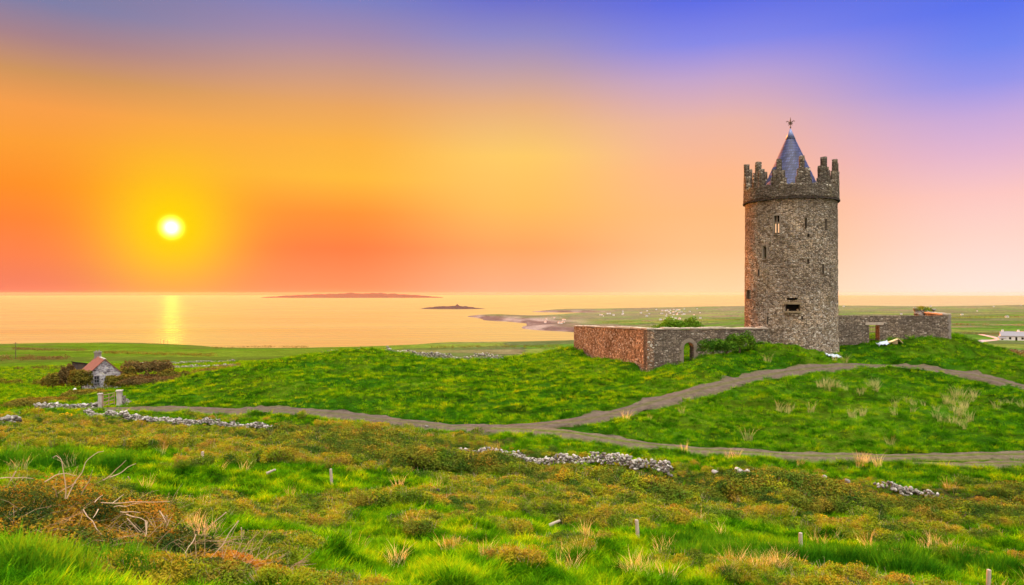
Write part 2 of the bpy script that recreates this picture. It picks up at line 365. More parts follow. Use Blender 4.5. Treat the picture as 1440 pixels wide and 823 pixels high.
def stone_mat(name, stops, sx=2.4, sy=5.0, flecks=0.06, mortar=(0.10, 0.085, 0.07), coord='UV', lich=(0.20, 0.15, 0.05), low_white=None, bdist=0.06, grime=0.0):
    """rubble masonry in metres: coord UV (u along the wall, v up) or object XYZ"""
    m, T = new_mat(name); t = T.n('ShaderNodeTexCoord').outputs[coord]
    mp = T.n('ShaderNodeMapping', {0: t}); mp.inputs['Scale'].default_value = (sx, sy, sy if coord == 'UV' else sy)
    if coord == 'Object': mp.inputs['Scale'].default_value = (sx, sx, sy)
    wob = T.n('ShaderNodeTexNoise', {'Vector': mp.outputs[0], 'Scale': 0.9, 'Detail': 2}); wv = T.n('ShaderNodeVectorMath', {0: wob.outputs['Color'], 1: (0.5, 0.5, 0.5)}, operation='SUBTRACT')
    sc = T.n('ShaderNodeVectorMath', {0: wv.outputs[0]}, operation='SCALE'); sc.inputs['Scale'].default_value = 0.5
    v = T.n('ShaderNodeVectorMath', {0: mp.outputs[0], 1: sc.outputs[0]}, operation='ADD').outputs[0]
    vo = T.n('ShaderNodeTexVoronoi', {'Vector': v, 'Scale': 1.0, 'Randomness': 0.75}, feature='F1'); cell = T.n('ShaderNodeSeparateColor', {0: vo.outputs['Color']})
    ed = T.n('ShaderNodeTexVoronoi', {'Vector': v, 'Scale': 1.0, 'Randomness': 0.75}, feature='DISTANCE_TO_EDGE').outputs[0]
    c = T.ramp(cell.outputs[0], stops)
    n = T.noise(t, 3.0, 6, 0.65); c = T.mix(1.0, c, T.ramp(n, [(0.25, 0.55), (0.75, 1.35)]), 'MULTIPLY')
    big = T.noise(t, 0.35, 4); c = T.mix(T.m('MULTIPLY', T.smooth(big, 0.5, 0.75), 0.55), c, lich)
    fl = T.m('GREATER_THAN', cell.outputs[1], 1 - flecks)
    if low_white is not None:
        vv = T.n('ShaderNodeSeparateXYZ', {0: t}).outputs[1]
        thr = T.m('MULTIPLY_ADD', T.smooth(vv, low_white[1], low_white[0]), low_white[2], 1 - flecks - low_white[2])
        fl = T.m('GREATER_THAN', T.m('ADD', cell.outputs[1], T.m('MULTIPLY', T.m('SUBTRACT', T.noise(t, 0.6, 3), 0.5), 0.35)), thr)
    st = T.noise(t, 0.22, 5, 0.65); c = T.mix(1.0, c, T.ramp(st, [(0.32, (0.50, 0.47, 0.45)), (0.5, (0.95, 0.95, 0.95)), (0.68, (1.38, 1.30, 1.18))]), 'MULTIPLY')
    c = T.mix(T.m('MULTIPLY', fl, 0.8), c, (0.50, 0.455, 0.39))
    c = T.mix(T.m('SUBTRACT', 1.0, T.smooth(ed, 0.02, 0.09)), c, mortar)
    hgt = T.m('ADD', T.smooth(ed, 0.0, 0.22), T.m('ADD', T.m('MULTIPLY', cell.outputs[2], 0.7), T.m('MULTIPLY', n, 0.5)))
    finish(T, principled(T, c, 0.95, hgt, 1.0, bdist, 0.1)); return m

GRASS = leaf_mat('grass_blades', [(0.14, (0.009, 0.045, 0.001)), (0.37, (0.034, 0.14, 0.0015)), (0.60, (0.115, 0.275, 0.002)), (0.84, (0.31, 0.37, 0.003))], 1.1, 0.26, 0.48)
REED = leaf_mat('reed_blades', [(0.15, (0.02, 0.10, 0.003)), (0.5, (0.05, 0.21, 0.005)), (0.85, (0.13, 0.29, 0.006))], 0.5, 0.4, 0.5)
STRAW = leaf_mat('straw_blades', [(0.2, (0.36, 0.29, 0.09)), (0.8, (0.62, 0.53, 0.22))], 0.8, 0.35, 0.6)
SCRUB = leaf_mat('scrub_leaves', [(0.12, (0.025, 0.065, 0.007)), (0.32, (0.085, 0.145, 0.008)), (0.5, (0.18, 0.22, 0.008)), (0.68, (0.27, 0.20, 0.012)), (0.90, (0.22, 0.115, 0.03))], 0.9, 0.2, 0.6)
BRAMBLE = leaf_mat('bramble_leaves', [(0.15, (0.018, 0.045, 0.008)), (0.4, (0.05, 0.10, 0.010)), (0.62, (0.13, 0.14, 0.012)), (0.85, (0.26, 0.15, 0.02))], 0.8, 0.2, 0.7)
SHRUB_G = leaf_mat('shrub_green', [(0.2, (0.03, 0.09, 0.008)), (0.8, (0.11, 0.22, 0.012))], 1.0, 0.3, 0.5)
SHRUB_O = leaf_mat('shrub_olive', [(0.2, (0.05, 0.055, 0.010)), (0.8, (0.17, 0.14, 0.02))], 1.0, 0.3, 0.5)
SHRUB_B = leaf_mat('shrub_brown', [(0.2, (0.050, 0.038, 0.014)), (0.8, (0.13, 0.088, 0.03))], 1.0, 0.2, 0.5)
YELLOW = leaf_mat('yellow_flowers', [(0.2, (0.55, 0.33, 0.01)), (0.8, (0.75, 0.5, 0.02))], 1.0, 0.3, 0.5)
TWIG = simple_mat('dead_twig', (0.40, 0.285, 0.19), 0.9, 0.3, 9)
TWIGD = simple_mat('dark_twig', (0.10, 0.065, 0.04), 0.9, 0.3, 9)
WOODP = simple_mat('weathered_post', (0.36, 0.30, 0.24), 0.9, 0.3, 14)
TWIGB = simple_mat('brown_twig', (0.29, 0.19, 0.11), 0.9, 0.4, 9)
GATEW = simple_mat('gate_timber', (0.26, 0.18, 0.12), 0.9, 0.3, 9)
WOODD = simple_mat('dark_post', (0.07, 0.055, 0.045), 0.9, 0.3, 14)
LIME = simple_mat('pale_limestone', (0.34, 0.305, 0.28), 0.95, 0.45, 3.5, 0.03)
LIMED = simple_mat('grey_limestone', (0.20, 0.175, 0.155), 0.95, 0.45, 3.0, 0.03)
WHITE = simple_mat('whitewash', (0.62, 0.60, 0.58), 0.9, 0.08, 2)
SLATE_S = simple_mat('grey_slate', (0.16, 0.15, 0.17), 0.7, 0.25, 3)
REDROOF = simple_mat('red_tin_roof', (0.165, 0.058, 0.042), 0.75, 0.45, 1.6)
PINKROOF = simple_mat('pink_tile', (0.50, 0.26, 0.18), 0.85, 0.3, 1.0)
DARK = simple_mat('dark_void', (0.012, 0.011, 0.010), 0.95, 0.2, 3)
IRON = simple_mat('rusted_iron', (0.10, 0.06, 0.045), 0.7, 0.3, 12)
SHEET = simple_mat('pale_sheet', (0.28, 0.32, 0.38), 0.7, 0.12, 3)
TAN = simple_mat('tan_board', (0.50, 0.36, 0.20), 0.8, 0.2, 6)

m, T = new_mat('field_stone'); gpos = T.n('ShaderNodeNewGeometry').outputs['Position']; tone = T.n('ShaderNodeAttribute', attribute_name='tone').outputs['Fac']
c = T.mix(1.0, T.ramp(tone, [(0.0, (0.09, 0.078, 0.066)), (0.4, (0.21, 0.19, 0.17)), (0.8, (0.38, 0.35, 0.325)), (1.0, (0.54, 0.51, 0.48))]), T.ramp(T.noise(gpos, 6.0, 5, 0.7), [(0.3, 0.45), (0.65, 1.25)]), 'MULTIPLY')
finish(T, principled(T, c, 0.95, T.noise(gpos, 14, 4), 0.8, 0.03, 0.1)); FSTONE = m
# ground
m, T = new_mat('ground'); gpos = T.n('ShaderNodeNewGeometry').outputs['Position']
vc = T.n('ShaderNodeVertexColor', layer_name='albedo').outputs[0]
nn = T.noise(gpos, 1.3, 6, 0.65); n2 = T.noise(gpos, 9.0, 3)
c = T.mix(1.0, vc, T.ramp(nn, [(0.3, 0.5), (0.7, 1.5)]), 'MULTIPLY'); c = T.mix(1.0, c, T.ramp(T.noise(gpos, 0.16, 5, 0.7), [(0.32, 0.55), (0.68, 1.45)]), 'MULTIPLY')
n3 = T.noise(gpos, 0.02, 6, 0.7); c = T.mix(1.0, c, T.ramp(n3, [(0.3, 0.8), (0.7, 1.2)]), 'MULTIPLY')
finish(T, principled(T, c, 1.0, T.m('ADD', nn, T.m('MULTIPLY', n2, 0.3)), 0.9, 0.25, 0.05)); GROUND = m
# gravel
m, T = new_mat('gravel'); gpos = T.n('ShaderNodeNewGeometry').outputs['Position']
a = T.n('ShaderNodeVertexColor', layer_name='albedo').outputs[0]
nn = T.noise(gpos, 2.2, 8, 0.75); n2 = T.noise(gpos, 22, 4, 0.7)
c = T.mix(1.0, a, T.ramp(nn, [(0.3, 0.6), (0.7, 1.4)]), 'MULTIPLY'); c = T.mix(1.0, c, T.ramp(n2, [(0.3, 0.7), (0.75, 1.5)]), 'MULTIPLY')
finish(T, principled(T, c, 0.95, T.m('ADD', nn, n2), 0.8, 0.06, 0.1)); GRAVEL = m
# sea
m, T = new_mat('sea_water'); gpos = T.n('ShaderNodeNewGeometry').outputs['Position']
mp = T.n('ShaderNodeMapping', {0: gpos}); mp.inputs['Scale'].default_value = (0.010, 0.035, 1)
w1 = T.noise(mp.outputs[0], 1.0, 6, 0.6)
mp2 = T.n('ShaderNodeMapping', {0: gpos}); mp2.inputs['Scale'].default_value = (0.05, 0.22, 1)
w2 = T.noise(mp2.outputs[0], 1.0, 4, 0.6)
mp3 = T.n('ShaderNodeMapping', {0: gpos}); mp3.inputs['Scale'].default_value = (0.0006, 0.0035, 1)
w3 = T.noise(mp3.outputs[0], 1.0, 5, 0.6, 0.6)
rr = T.ramp(w3, [(0.36, 0.28), (0.64, 0.33)])
b = T.n('ShaderNodeBump', {'Strength': 1.0, 'Distance': 0.5, 'Height': T.m('ADD', T.m('MULTIPLY', w1, 2.2), T.m('MULTIPLY', w2, 0.5))})
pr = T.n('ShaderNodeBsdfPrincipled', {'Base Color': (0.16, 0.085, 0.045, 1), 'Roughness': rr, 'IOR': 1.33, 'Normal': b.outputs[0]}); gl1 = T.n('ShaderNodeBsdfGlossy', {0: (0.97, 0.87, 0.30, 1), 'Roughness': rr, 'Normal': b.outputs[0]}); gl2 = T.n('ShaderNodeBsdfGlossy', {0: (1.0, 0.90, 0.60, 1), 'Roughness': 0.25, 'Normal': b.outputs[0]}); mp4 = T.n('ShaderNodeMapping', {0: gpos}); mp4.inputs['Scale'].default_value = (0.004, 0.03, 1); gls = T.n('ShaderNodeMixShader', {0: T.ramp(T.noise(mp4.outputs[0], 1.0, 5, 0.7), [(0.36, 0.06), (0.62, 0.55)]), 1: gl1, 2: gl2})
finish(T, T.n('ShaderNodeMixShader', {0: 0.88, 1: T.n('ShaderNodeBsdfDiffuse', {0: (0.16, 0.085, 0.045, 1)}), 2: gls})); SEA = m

# ------------------------------------------------------------------ ground sheet
th = np.radians(np.r_[np.linspace(-180, -45, 46)[:-1], np.linspace(-45, 45, 760), np.linspace(45, 180, 46)[1:]])
rr_ = np.r_[np.geomspace(0.6, 8, 30)[:-1], np.geomspace(8, 150, 560)[:-1], np.geomspace(150, 5400, 260)]
TH, RR = np.meshgrid(th, rr_, indexing='ij')
# rows follow the forward depth inside the view so that features stay straight
thc = np.clip(TH, -0.8, 0.8); Rr = RR / np.cos(thc)
GX = Rr * np.sin(TH); GY = Rr * np.cos(TH)
tm = track_mask(GX, GY)
GZ = base_h(GX, GY)
gd = np.maximum(GY, 1.0); gpx = CX + F * GX / gd; gpy = HY - F * GZ / gd
GZ = GZ + micro(GX, GY) * (0.15 + 0.85 * tm) - 0.10 * (1 - tm)
SM = scrub_mask(gpx, gpy, GX, GY) * (GY > 4) * (GY < 75)
def lerp(a, b, t): return a * (1 - t[..., None]) + b * t[..., None]
ones = np.ones(GX.shape)
def cst(*c): return np.array(c)[None, None, :] * ones[..., None]
nz = fbm(GX * 0.25, GY * 0.25, 31)
col = lerp(cst(0.014, 0.05, 0.002), cst(0.04, 0.07, 0.003), np.clip((nz - 0.35) * 3, 0, 1))  # dark base colour: self-shadow between the tufts painted into the ground
col = lerp(col, cst(0.05, 0.040, 0.014), SM * 0.8)
# far fields: cells of different greens with dark hedge lines
wx = GX + (fbm(GX * 0.006, GY * 0.006, 41) - 0.5) * 90; wy = GY + (fbm(GX * 0.006, GY * 0.006, 42) - 0.5) * 90
cx_ = np.floor(wx / 95).astype(np.int64); cy_ = np.floor(wy / (70 + 0)).astype(np.int64)
rnd = _hash(cx_, cy_, 5); rn2 = _hash(cx_, cy_, 9)
pal = np.array([(0.07, 0.17, 0.015), (0.10, 0.20, 0.02), (0.15, 0.21, 0.03), (0.09, 0.13, 0.035), (0.17, 0.16, 0.06), (0.12, 0.15, 0.05)])
fc = pal[np.clip((rnd * 6).astype(int), 0, 5)]
fxx = wx / 95 - cx_; fyy = wy / 70 - cy_
edge = np.maximum(np.clip(1 - np.minimum(fyy, 1 - fyy) / 0.05, 0, 1), np.clip(1 - np.minimum(fxx, 1 - fxx) / 0.03, 0, 1)) * (rn2 > 0.25)
fc = lerp(fc, cst(0.05, 0.06, 0.03), edge * 0.8)
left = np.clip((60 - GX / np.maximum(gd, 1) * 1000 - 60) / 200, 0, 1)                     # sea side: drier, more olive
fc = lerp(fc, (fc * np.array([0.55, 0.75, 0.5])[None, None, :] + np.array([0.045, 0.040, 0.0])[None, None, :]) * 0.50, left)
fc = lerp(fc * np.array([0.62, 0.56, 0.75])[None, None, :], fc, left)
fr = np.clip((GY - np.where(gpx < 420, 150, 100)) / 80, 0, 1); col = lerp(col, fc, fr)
hilly = np.clip((GY - 1700) / 900, 0, 1) * np.clip((gpx - 700) / 100, 0, 1); col = lerp(col, col * 0.6 + cst(0.10, 0.085, 0.06) * 0.6, hilly)
sh = np.clip((-79 - GZ) / 7, 0, 1) * (GY > 1000); pat = fbm(GX * 0.02, GY * 0.008, 55)
col = lerp(col, lerp(cst(0.085, 0.055, 0.05), cst(0.19, 0.14, 0.125), np.clip((pat - 0.4) * 4, 0, 1)), sh)
vs = np.stack([GX, GY, GZ], -1).reshape(-1, 3); nt, nr = TH.shape
I = np.arange(nt * nr).reshape(nt, nr)
Q = np.stack([I[:-1, :-1], I[1:, :-1], I[1:, 1:], I[:-1, 1:]], -1).reshape(-1, 4)
cen = len(vs); vs = np.r_[vs, [[0, 0, -2.2]]]
ground = mesh_np('ground', vs, Q[:, ::-1].copy(), GROUND, smooth=True); tag(ground, kind='structure')
ca = np.concatenate([col, ones[..., None]], -1).reshape(-1, 4); ca = np.r_[ca, [[0.05, 0.15, 0.01, 1]]]
attr(ground, 'albedo', ca)

# ------------------------------------------------------------------ sea and islands
rs = np.r_[0, np.geomspace(700, 32000, 60)]; ts = np.radians(np.linspace(-180, 180, 181))
A, R_ = np.meshgrid(ts, rs, indexing='ij'); V = np.stack([R_ * np.sin(A), R_ * np.cos(A), -90.0 * np.ones(A.shape)], -1)
keep = rs >= 700
V = V[:, keep]; n1, n2_ = V.shape[:2]; I = np.arange(n1 * n2_).reshape(n1, n2_)
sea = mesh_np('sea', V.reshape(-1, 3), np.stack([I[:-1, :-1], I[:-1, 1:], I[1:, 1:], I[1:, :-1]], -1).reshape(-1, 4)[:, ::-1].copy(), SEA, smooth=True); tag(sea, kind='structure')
# the water mirrors the sun disc of the sky; the sun lamp itself lights the land
lc = bpy.data.collections.new('sun_receivers'); lc.objects.link(sea); lc.collection_objects[0].light_linking.link_state = 'EXCLUDE'; sun.light_linking.receiver_collection = lc
def island(name, prof, d, depth, mat, zs=-90.0):
    """prof: (px, height in m) along the skyline; a long ridge falling to the water on both sides"""
    xs = np.linspace(prof[0][0], prof[-1][0], 160); hs = np.interp(xs, [p[0] for p in prof], [p[1] for p in prof])
    hs = hs * (0.8 + 0.4 * fbm(xs * 0.13, xs * 0, 3))
    vv, ww = np.meshgrid(xs, np.linspace(-1, 1, 15), indexing='ij'); hh = hs[:, None] * np.clip(1 - np.abs(ww) ** 1.6, 0, 1) * (0.8 + 0.4 * fbm(vv * 0.2, ww * 3, 9))
    Vv = np.stack([(vv - CX) / F * d, d + ww * depth * (0.3 + 0.7 * np.sin(np.linspace(0.05, 3.09, 160)))[:, None], zs - 2 + hh + 0 * ww], -1)
    I = np.arange(160 * 15).reshape(160, 15)
    o = mesh_np(name, Vv.reshape(-1, 3), np.stack([I[:-1, :-1], I[1:, :-1], I[1:, 1:], I[:-1, 1:]], -1).reshape(-1, 4), mat, smooth=True); tag(o, kind='structure'); return o
ROCK = simple_mat('dark_rock', (0.05, 0.035, 0.035), 0.95, 0.4, 0.05)
HILLF = simple_mat('far_hill', (0.06, 0.035, 0.03), 1.0, 0.2, 0.002)
island('islet', [(590, 2), (602, 10), (625, 18), (641, 19), (643, 27), (646, 19), (660, 13), (683, 2)], 4100, 90, ROCK)
island('far_island', [(372, 12), (400, 40), (450, 75), (500, 96), (540, 90), (590, 48), (622, 10)], 14500, 900, HILLF)
# surf line near the point
def ribbon(name, L, w, mat, dz=0.05, cols=None, n=7, jit=0.3, zfun=None):
    L = np.asarray(L); t = np.gradient(L, axis=0); t /= np.linalg.norm(t, axis=1)[:, None]; nrm = np.stack([t[:, 1], -t[:, 0]], 1)
    W_ = w if np.ndim(w) else np.full(len(L), w)
    s = np.cumsum(np.r_[0, np.linalg.norm(np.diff(L, axis=0), axis=1)])
    vs, al = [], []
    for k in range(n):
        q = k / (n - 1) * 2 - 1
        j = (fbm(s * 0.7, np.full(len(s), q * 3), 77) - 0.5) * jit * 2 * abs(q)
        pos = L + nrm * (W_ / 2 * q + j)[:, None]
        z = zfun(pos[:, 0], pos[:, 1]) if zfun else H(pos[:, 0], pos[:, 1])
        vs.append(np.c_[pos, z + (dz if abs(q) < 0.99 else -0.08)])
        if cols is not None: al.append(np.r_[cols(q), 1][None].repeat(len(L), 0))
    V = np.stack(vs, 1); I = np.arange(len(L) * n).reshape(len(L), n)
    o = mesh_np(name, V.reshape(-1, 3), np.stack([I[:-1, :-1], I[1:, :-1], I[1:, 1:], I[:-1, 1:]], -1).reshape(-1, 4), mat, smooth=True); tag(o, kind='structure')
    if cols is not None: attr(o, 'albedo', np.stack(al, 1).reshape(-1, 4))
    return o
gr = lambda q: (np.array((0.088, 0.066, 0.053)) if 0.2 < abs(q) < 0.8 else np.array((0.075, 0.07, 0.03)))
gl = lambda q: (np.array((0.10, 0.078, 0.055)) if 0.2 < abs(q) < 0.8 else np.array((0.07, 0.09, 0.012)))
ribbon('track', TRACK_UP, 2.4, GRAVEL, 0.05, gr, jit=0.7)
ribbon('path', TRACK_LOW, 1.9, GRAVEL, 0.06, gl, jit=0.6)
ribbon('path', TRACK_SIDE, np.interp(np.arange(len(TRACK_SIDE)), [0, 8], [0.15, 1.4]), GRAVEL, 0.055, gl, jit=0.2)
# ------------------------------------------------------------------ builders
_LN = np.linspace(math.log(8), math.log(4500), 900)
def hit(px, py, lo=8.0, hi=4500.0):
    """distance at which the sight line through a photo pixel first meets the ground"""
    d = np.exp(_LN); r = rel_of(np.full(d.shape, float(px)), _LN) * F + HY
    for i in range(1, len(d)):
        if d[i] > lo and d[i] < hi and r[i] <= py < r[i - 1] + 30: return float(d[i])
    return float(d[np.argmin(np.abs(r - py))])
def ico(sub):
    bm = bmesh.new(); bmesh.ops.create_icosphere(bm, subdivisions=sub, radius=1.0)
    V = np.array([v.co[:] for v in bm.verts]); Fq = np.array([[v.index for v in f.verts] for f in bm.faces]); bm.free(); return V, Fq
ICO1, ICO2 = ico(1), ico(2)
def stones(name, spots, mat, parent=None, tmpl=ICO2):
    """spots: (x, y, z, size) -> angular field stones in one mesh"""
    Vs, Fs, off, tn_ = [], [], 0, []; V0, F0 = tmpl
    for (x, y, z, s) in spots:
        k = RNG.normal(0, 1, (8, 3)); k /= np.linalg.norm(k, axis=1)[:, None]; lim = RNG.uniform(0.42, 0.82, 8)
        V = V0.copy()
        for a, b in zip(k, lim):                          # chop facets so that the stone is angular
            q = V @ a; over = np.maximum(q - b, 0); V = V - over[:, None] * a[None]
        V = V * (RNG.uniform(0.65, 1.25, 3) * np.array([1.15, 0.9, 0.8])) * s
        R = np.array(Euler((RNG.uniform(-.5, .5), RNG.uniform(-.5, .5), RNG.uniform(0, 6.3))).to_matrix())
        Vs.append(V @ R.T + (x, y, z)); Fs.append(F0 + off); off += len(V); tn_.append(np.full(len(V), RNG.beta(1.6, 1.6)))
    o = mesh_np(name, np.concatenate(Vs), np.concatenate(Fs), mat, parent); attr(o, 'tone', np.concatenate(tn_)); return o
def drystone(rows, size, hgt, thick=0.5, gaps=None, tmpl=ICO2, fill=1.0, mat=None, name='dry_stone_wall', lift=0.0):
    L = line(rows, size * 0.9); spots = []
    s = np.arange(len(L)); nz = fbm(s * 0.13, s * 0.0, int(rows[0][0]) & 255)
    hz = H(L[:, 0], L[:, 1])
    for i, (x, y) in enumerate(L):
        f = np.clip((nz[i] - (1 - fill) * 0.75) * 3, 0, 1) if fill < 1 else 0.6 + 0.8 * (nz[i] - 0.3)
        hh = (hgt if np.ndim(hgt) == 0 else hgt[0] + (hgt[1] - hgt[0]) * i / len(L)) * f
        if hh < size * 0.35: continue
        n = max(1, int(hh / (size * 0.75)))
        for k in range(n):
            for w in (-1, 1):
                hz[i] += lift if (k == 0 and w == -1) else 0
                spots.append((x + RNG.normal(0, size * .3) , y + w * thick * 0.35 * (1 - 0.4 * k / n) + RNG.normal(0, size * .12), hz[i] + (k + 0.35) * size * 0.75 + RNG.normal(0, size * .12), size * RNG.uniform(0.42, 0.78)))
    return stones(name, spots, mat or FSTONE, None, tmpl)
def leaf_cloud(lobes, n, size, seed=0, shell=0.6, up=0.3):
    """lobes: (cx,cy,cz,rx,ry,rz). Small leaf faces spread through lumpy volumes"""
    rg = np.random.default_rng(seed); Vs = []
    vol = np.array([l[3] * l[4] + l[4] * l[5] + l[3] * l[5] for l in lobes]); cnt = np.maximum(20, (n * vol / vol.sum()).astype(int))
    for l, c in zip(lobes, cnt):
        d = rg.normal(0, 1, (c, 3)); d /= np.linalg.norm(d, axis=1)[:, None]; d[:, 2] = np.where(d[:, 2] < -0.25, -d[:, 2], d[:, 2])
        lump = 0.68 + 0.6 * fbm(d[:, 0] * 2.2 + l[0] + 7, d[:, 1] * 2.2 + d[:, 2] * 2.7, seed + 3, 3)
        r = (1 - shell * rg.random(c) ** 1.8) * lump
        p = d * r[:, None] * np.array(l[3:6]) + np.array(l[:3]); Vs.append((p, d))
    p = np.concatenate([v[0] for v in Vs]); d = np.concatenate([v[1] for v in Vs]); n = len(p)
    nrm = d * 0.6 + rg.normal(0, 0.7, (n, 3)) + np.array([0, 0, up]); nrm /= np.linalg.norm(nrm, axis=1)[:, None]
    t = np.cross(nrm, rg.normal(0, 1, (n, 3))); t /= np.linalg.norm(t, axis=1)[:, None] + 1e-9; b = np.cross(nrm, t)
    s = size * rg.uniform(0.6, 1.4, n)[:, None]
    V = np.stack([p - t * s, p - b * s * 0.45 + nrm * s * 0.12, p + t * s, p + b * s * 0.45 + nrm * s * 0.12], 1).reshape(-1, 3)
    return V, np.arange(n * 4).reshape(n, 4)
def bush(name, px, d, w, h, mat, label, cat='bush', group=None, n=2600, leaf=0.10, lobes=None, seed=1, dz=0.0, stem=True, depth=None):
    base = on(px, d, dz); o = empty(name, base); rg = np.random.default_rng(seed)
    depth = depth or w * 0.7
    if lobes is None:
        k = max(2, int(round(w / max(h, 0.5) * 1.6)))
        lobes = [(w * (i + .5 - k / 2) / k * 0.9, rg.uniform(-.2, .2) * depth, h * 0.36, w / k * rg.uniform(.65, .9), depth * .5, h * rg.uniform(.5, .66)) for i in range(k)]
    V, Fq = leaf_cloud(lobes, n, leaf, seed); mesh_np('crown', V, Fq, mat, o)
    if stem:
        bm = bmesh.new()
        for i in range(5):
            l = lobes[i % len(lobes)]; x0, y0 = rg.uniform(-.03, .03), rg.uniform(-.03, .03)
            add_tube(bm, [(x0, y0, -0.15), (x0 + rg.uniform(-.1, .1), y0, h * .3), (l[0] + rg.uniform(-.3, .3) * l[3], l[1] * .7, h * .62)], 0.05, 0.015, 5)
        bm_obj('trunk', bm, TWIGD, o)
    return tag(o, label, cat, group)
def gable_house(bm_walls, L, Wd, Hh, Rh, M=Matrix()):
    pass

# ------------------------------------------------------------------ the round tower
ST_T = stone_mat('tower_rubble', [(0.0, (0.13, 0.098, 0.072)), (0.3, (0.28, 0.22, 0.16)), (0.55, (0.37, 0.29, 0.215)), (0.75, (0.29, 0.255, 0.22)), (1.0, (0.45, 0.37, 0.29))], 4.2, 7.8, 0.02, (0.075, 0.06, 0.048), 'UV', (0.19, 0.145, 0.08), (2.5, -5.5, 0.16), 0.06)
ST_P = stone_mat('parapet_rubble', [(0.0, (0.085, 0.068, 0.054)), (0.5, (0.165, 0.135, 0.108)), (0.85, (0.22, 0.19, 0.158)), (1.0, (0.30, 0.265, 0.22))], 3.8, 7.6, 0.02, (0.06, 0.05, 0.042), 'UV', (0.17, 0.13, 0.035), None, 0.08)
ST_W = stone_mat('wall_rubble', [(0.0, (0.105, 0.080, 0.062)), (0.5, (0.19, 0.152, 0.118)), (0.85, (0.25, 0.205, 0.165)), (1.0, (0.36, 0.30, 0.25))], 3.8, 9.0, 0.03, (0.075, 0.062, 0.052), 'UV', (0.14, 0.11, 0.08), None, 0.06)
ST_SUNLIT = stone_mat('sunlit_wall_rubble', [(0.0, (0.15, 0.095, 0.062)), (0.5, (0.34, 0.22, 0.145)), (0.85, (0.46, 0.32, 0.22)), (1.0, (0.62, 0.49, 0.38))], 3.4, 5.6, 0.12, (0.11, 0.075, 0.055), 'UV', (0.26, 0.15, 0.09), None, 0.10)  # paler, more orange wall stone: warmth of the low sun put into the colour
ASHLAR = simple_mat('dressed_stone', (0.20, 0.165, 0.13), 0.95, 0.35, 4, 0.02)
COPE = simple_mat('coping_stone', (0.34, 0.285, 0.235), 0.95, 0.4, 3, 0.03)
TC = Vector((pxd(1111.5, 72), 72, 0)); TR = 4.42
fdir = Vector((-TC.x, -TC.y, 0)).normalized(); rdir = Vector((-fdir.y, fdir.x, 0))     # towards the viewer / to the viewer's right
def phi_of(px): return math.asin(max(-1, min(1, (px - 1111.5) / 66.0)))
def tz(py, ph): return -(py - HY) / F * (72 + TR * (fdir.y * math.cos(ph) + rdir.y * math.sin(ph)))
def tp(ph, r, z): return (fdir * math.cos(ph) + rdir * math.sin(ph)) * r + Vector((0, 0, z))
tower = empty('round_tower', (TC.x, TC.y, 0))
tag(tower, 'tall round stone tower with stepped battlements and blue slate cone', 'tower')
OPEN = [  # px, py top, py bottom, half width px, kind
    (1093, 303, 328, 3.6, 'window'), (1132.2, 307, 321, 1.1, 'slit'), (1159, 308, 321, 0.9, 'slit'), (1076.5, 346, 362.5, 2.6, 'arched'),
    (1068, 379, 388, 1.0, 'slit'), (1052, 408, 420.5, 2.4, 'dark'), (1135, 365, 371, 1.1, 'slit'), (1155, 372, 386, 0.9, 'slit'),
    (1135.5, 329, 333, 1.3, 'slit'), (1114, 419, 421.8, 7.2, 'slot'), (1114.5, 428.2, 437.6, 9.6, 'hatch'), (1081, 445, 456, 0.9, 'slit'), (1127, 445, 449, 1.2, 'slit')]
TAPER = lambda z: TR * (1.0 - 0.0011 * (z + 5))
boxes = []
for px, y0, y1, hw, kind in OPEN:
    ph = phi_of(px); dph = hw / 66.0 / max(0.35, math.cos(ph)); boxes.append((ph - dph, ph + dph, tz(y1, ph), tz(y0, ph), kind))
phs = sorted(set([round(v, 5) for v in np.linspace(-math.pi, math.pi, 241)[:-1]] + [round(b[i], 5) for b in boxes for i in (0, 1)]))
zs = sorted(set([round(v, 4) for v in np.linspace(-7.5, 9.2, 150)] + [round(b[i], 4) for b in boxes for i in (2, 3)]))
V, UV, Fc = [], [], []
PH, ZZ = np.meshgrid(phs + [phs[0] + 2 * math.pi], zs, indexing='ij')
RRt = TR * (1 - 0.0011 * (ZZ + 5)) + (fbm(np.cos(PH) * 9 + 20, np.sin(PH) * 9 + ZZ * 1.9, 8) - 0.5) * 0.10 + (fbm(np.cos(PH) * 30 + 20, np.sin(PH) * 30 + ZZ * 5, 18, 2) - 0.5) * 0.06
RRt += np.clip((-3.6 - ZZ) / 3, 0, 1) * 0.12                       # battered foot
RRt[-1] = RRt[0]
XX = (fdir.x * np.cos(PH) + rdir.x * np.sin(PH)) * RRt; YY = (fdir.y * np.cos(PH) + rdir.y * np.sin(PH)) * RRt
I = np.arange(PH.size).reshape(PH.shape)
for i in range(PH.shape[0] - 1):
    pm = (PH[i, 0] + PH[i + 1, 0]) / 2; bb = [b for b in boxes if b[0] < pm < b[1]]
    for j in range(PH.shape[1] - 1):
        zm = (ZZ[0, j] + ZZ[0, j + 1]) / 2
        if any(b[2] < zm < b[3] for b in bb): continue
        Fc.append((I[i, j], I[i + 1, j], I[i + 1, j + 1], I[i, j + 1]))
mesh_np('shaft', np.stack([XX, YY, ZZ], -1).reshape(-1, 3), np.array(Fc), ST_T, tower, True, np.stack([PH * TR, ZZ], -1).reshape(-1, 2))
m, T = new_mat('sky_glow_pane'); em = T.n('ShaderNodeEmission', {0: (1.0, 0.55, 0.28, 1), 1: 0.27}); finish(T, em); SKY_PANE = m  # glowing pane stands in for the sunset sky seen through the tower
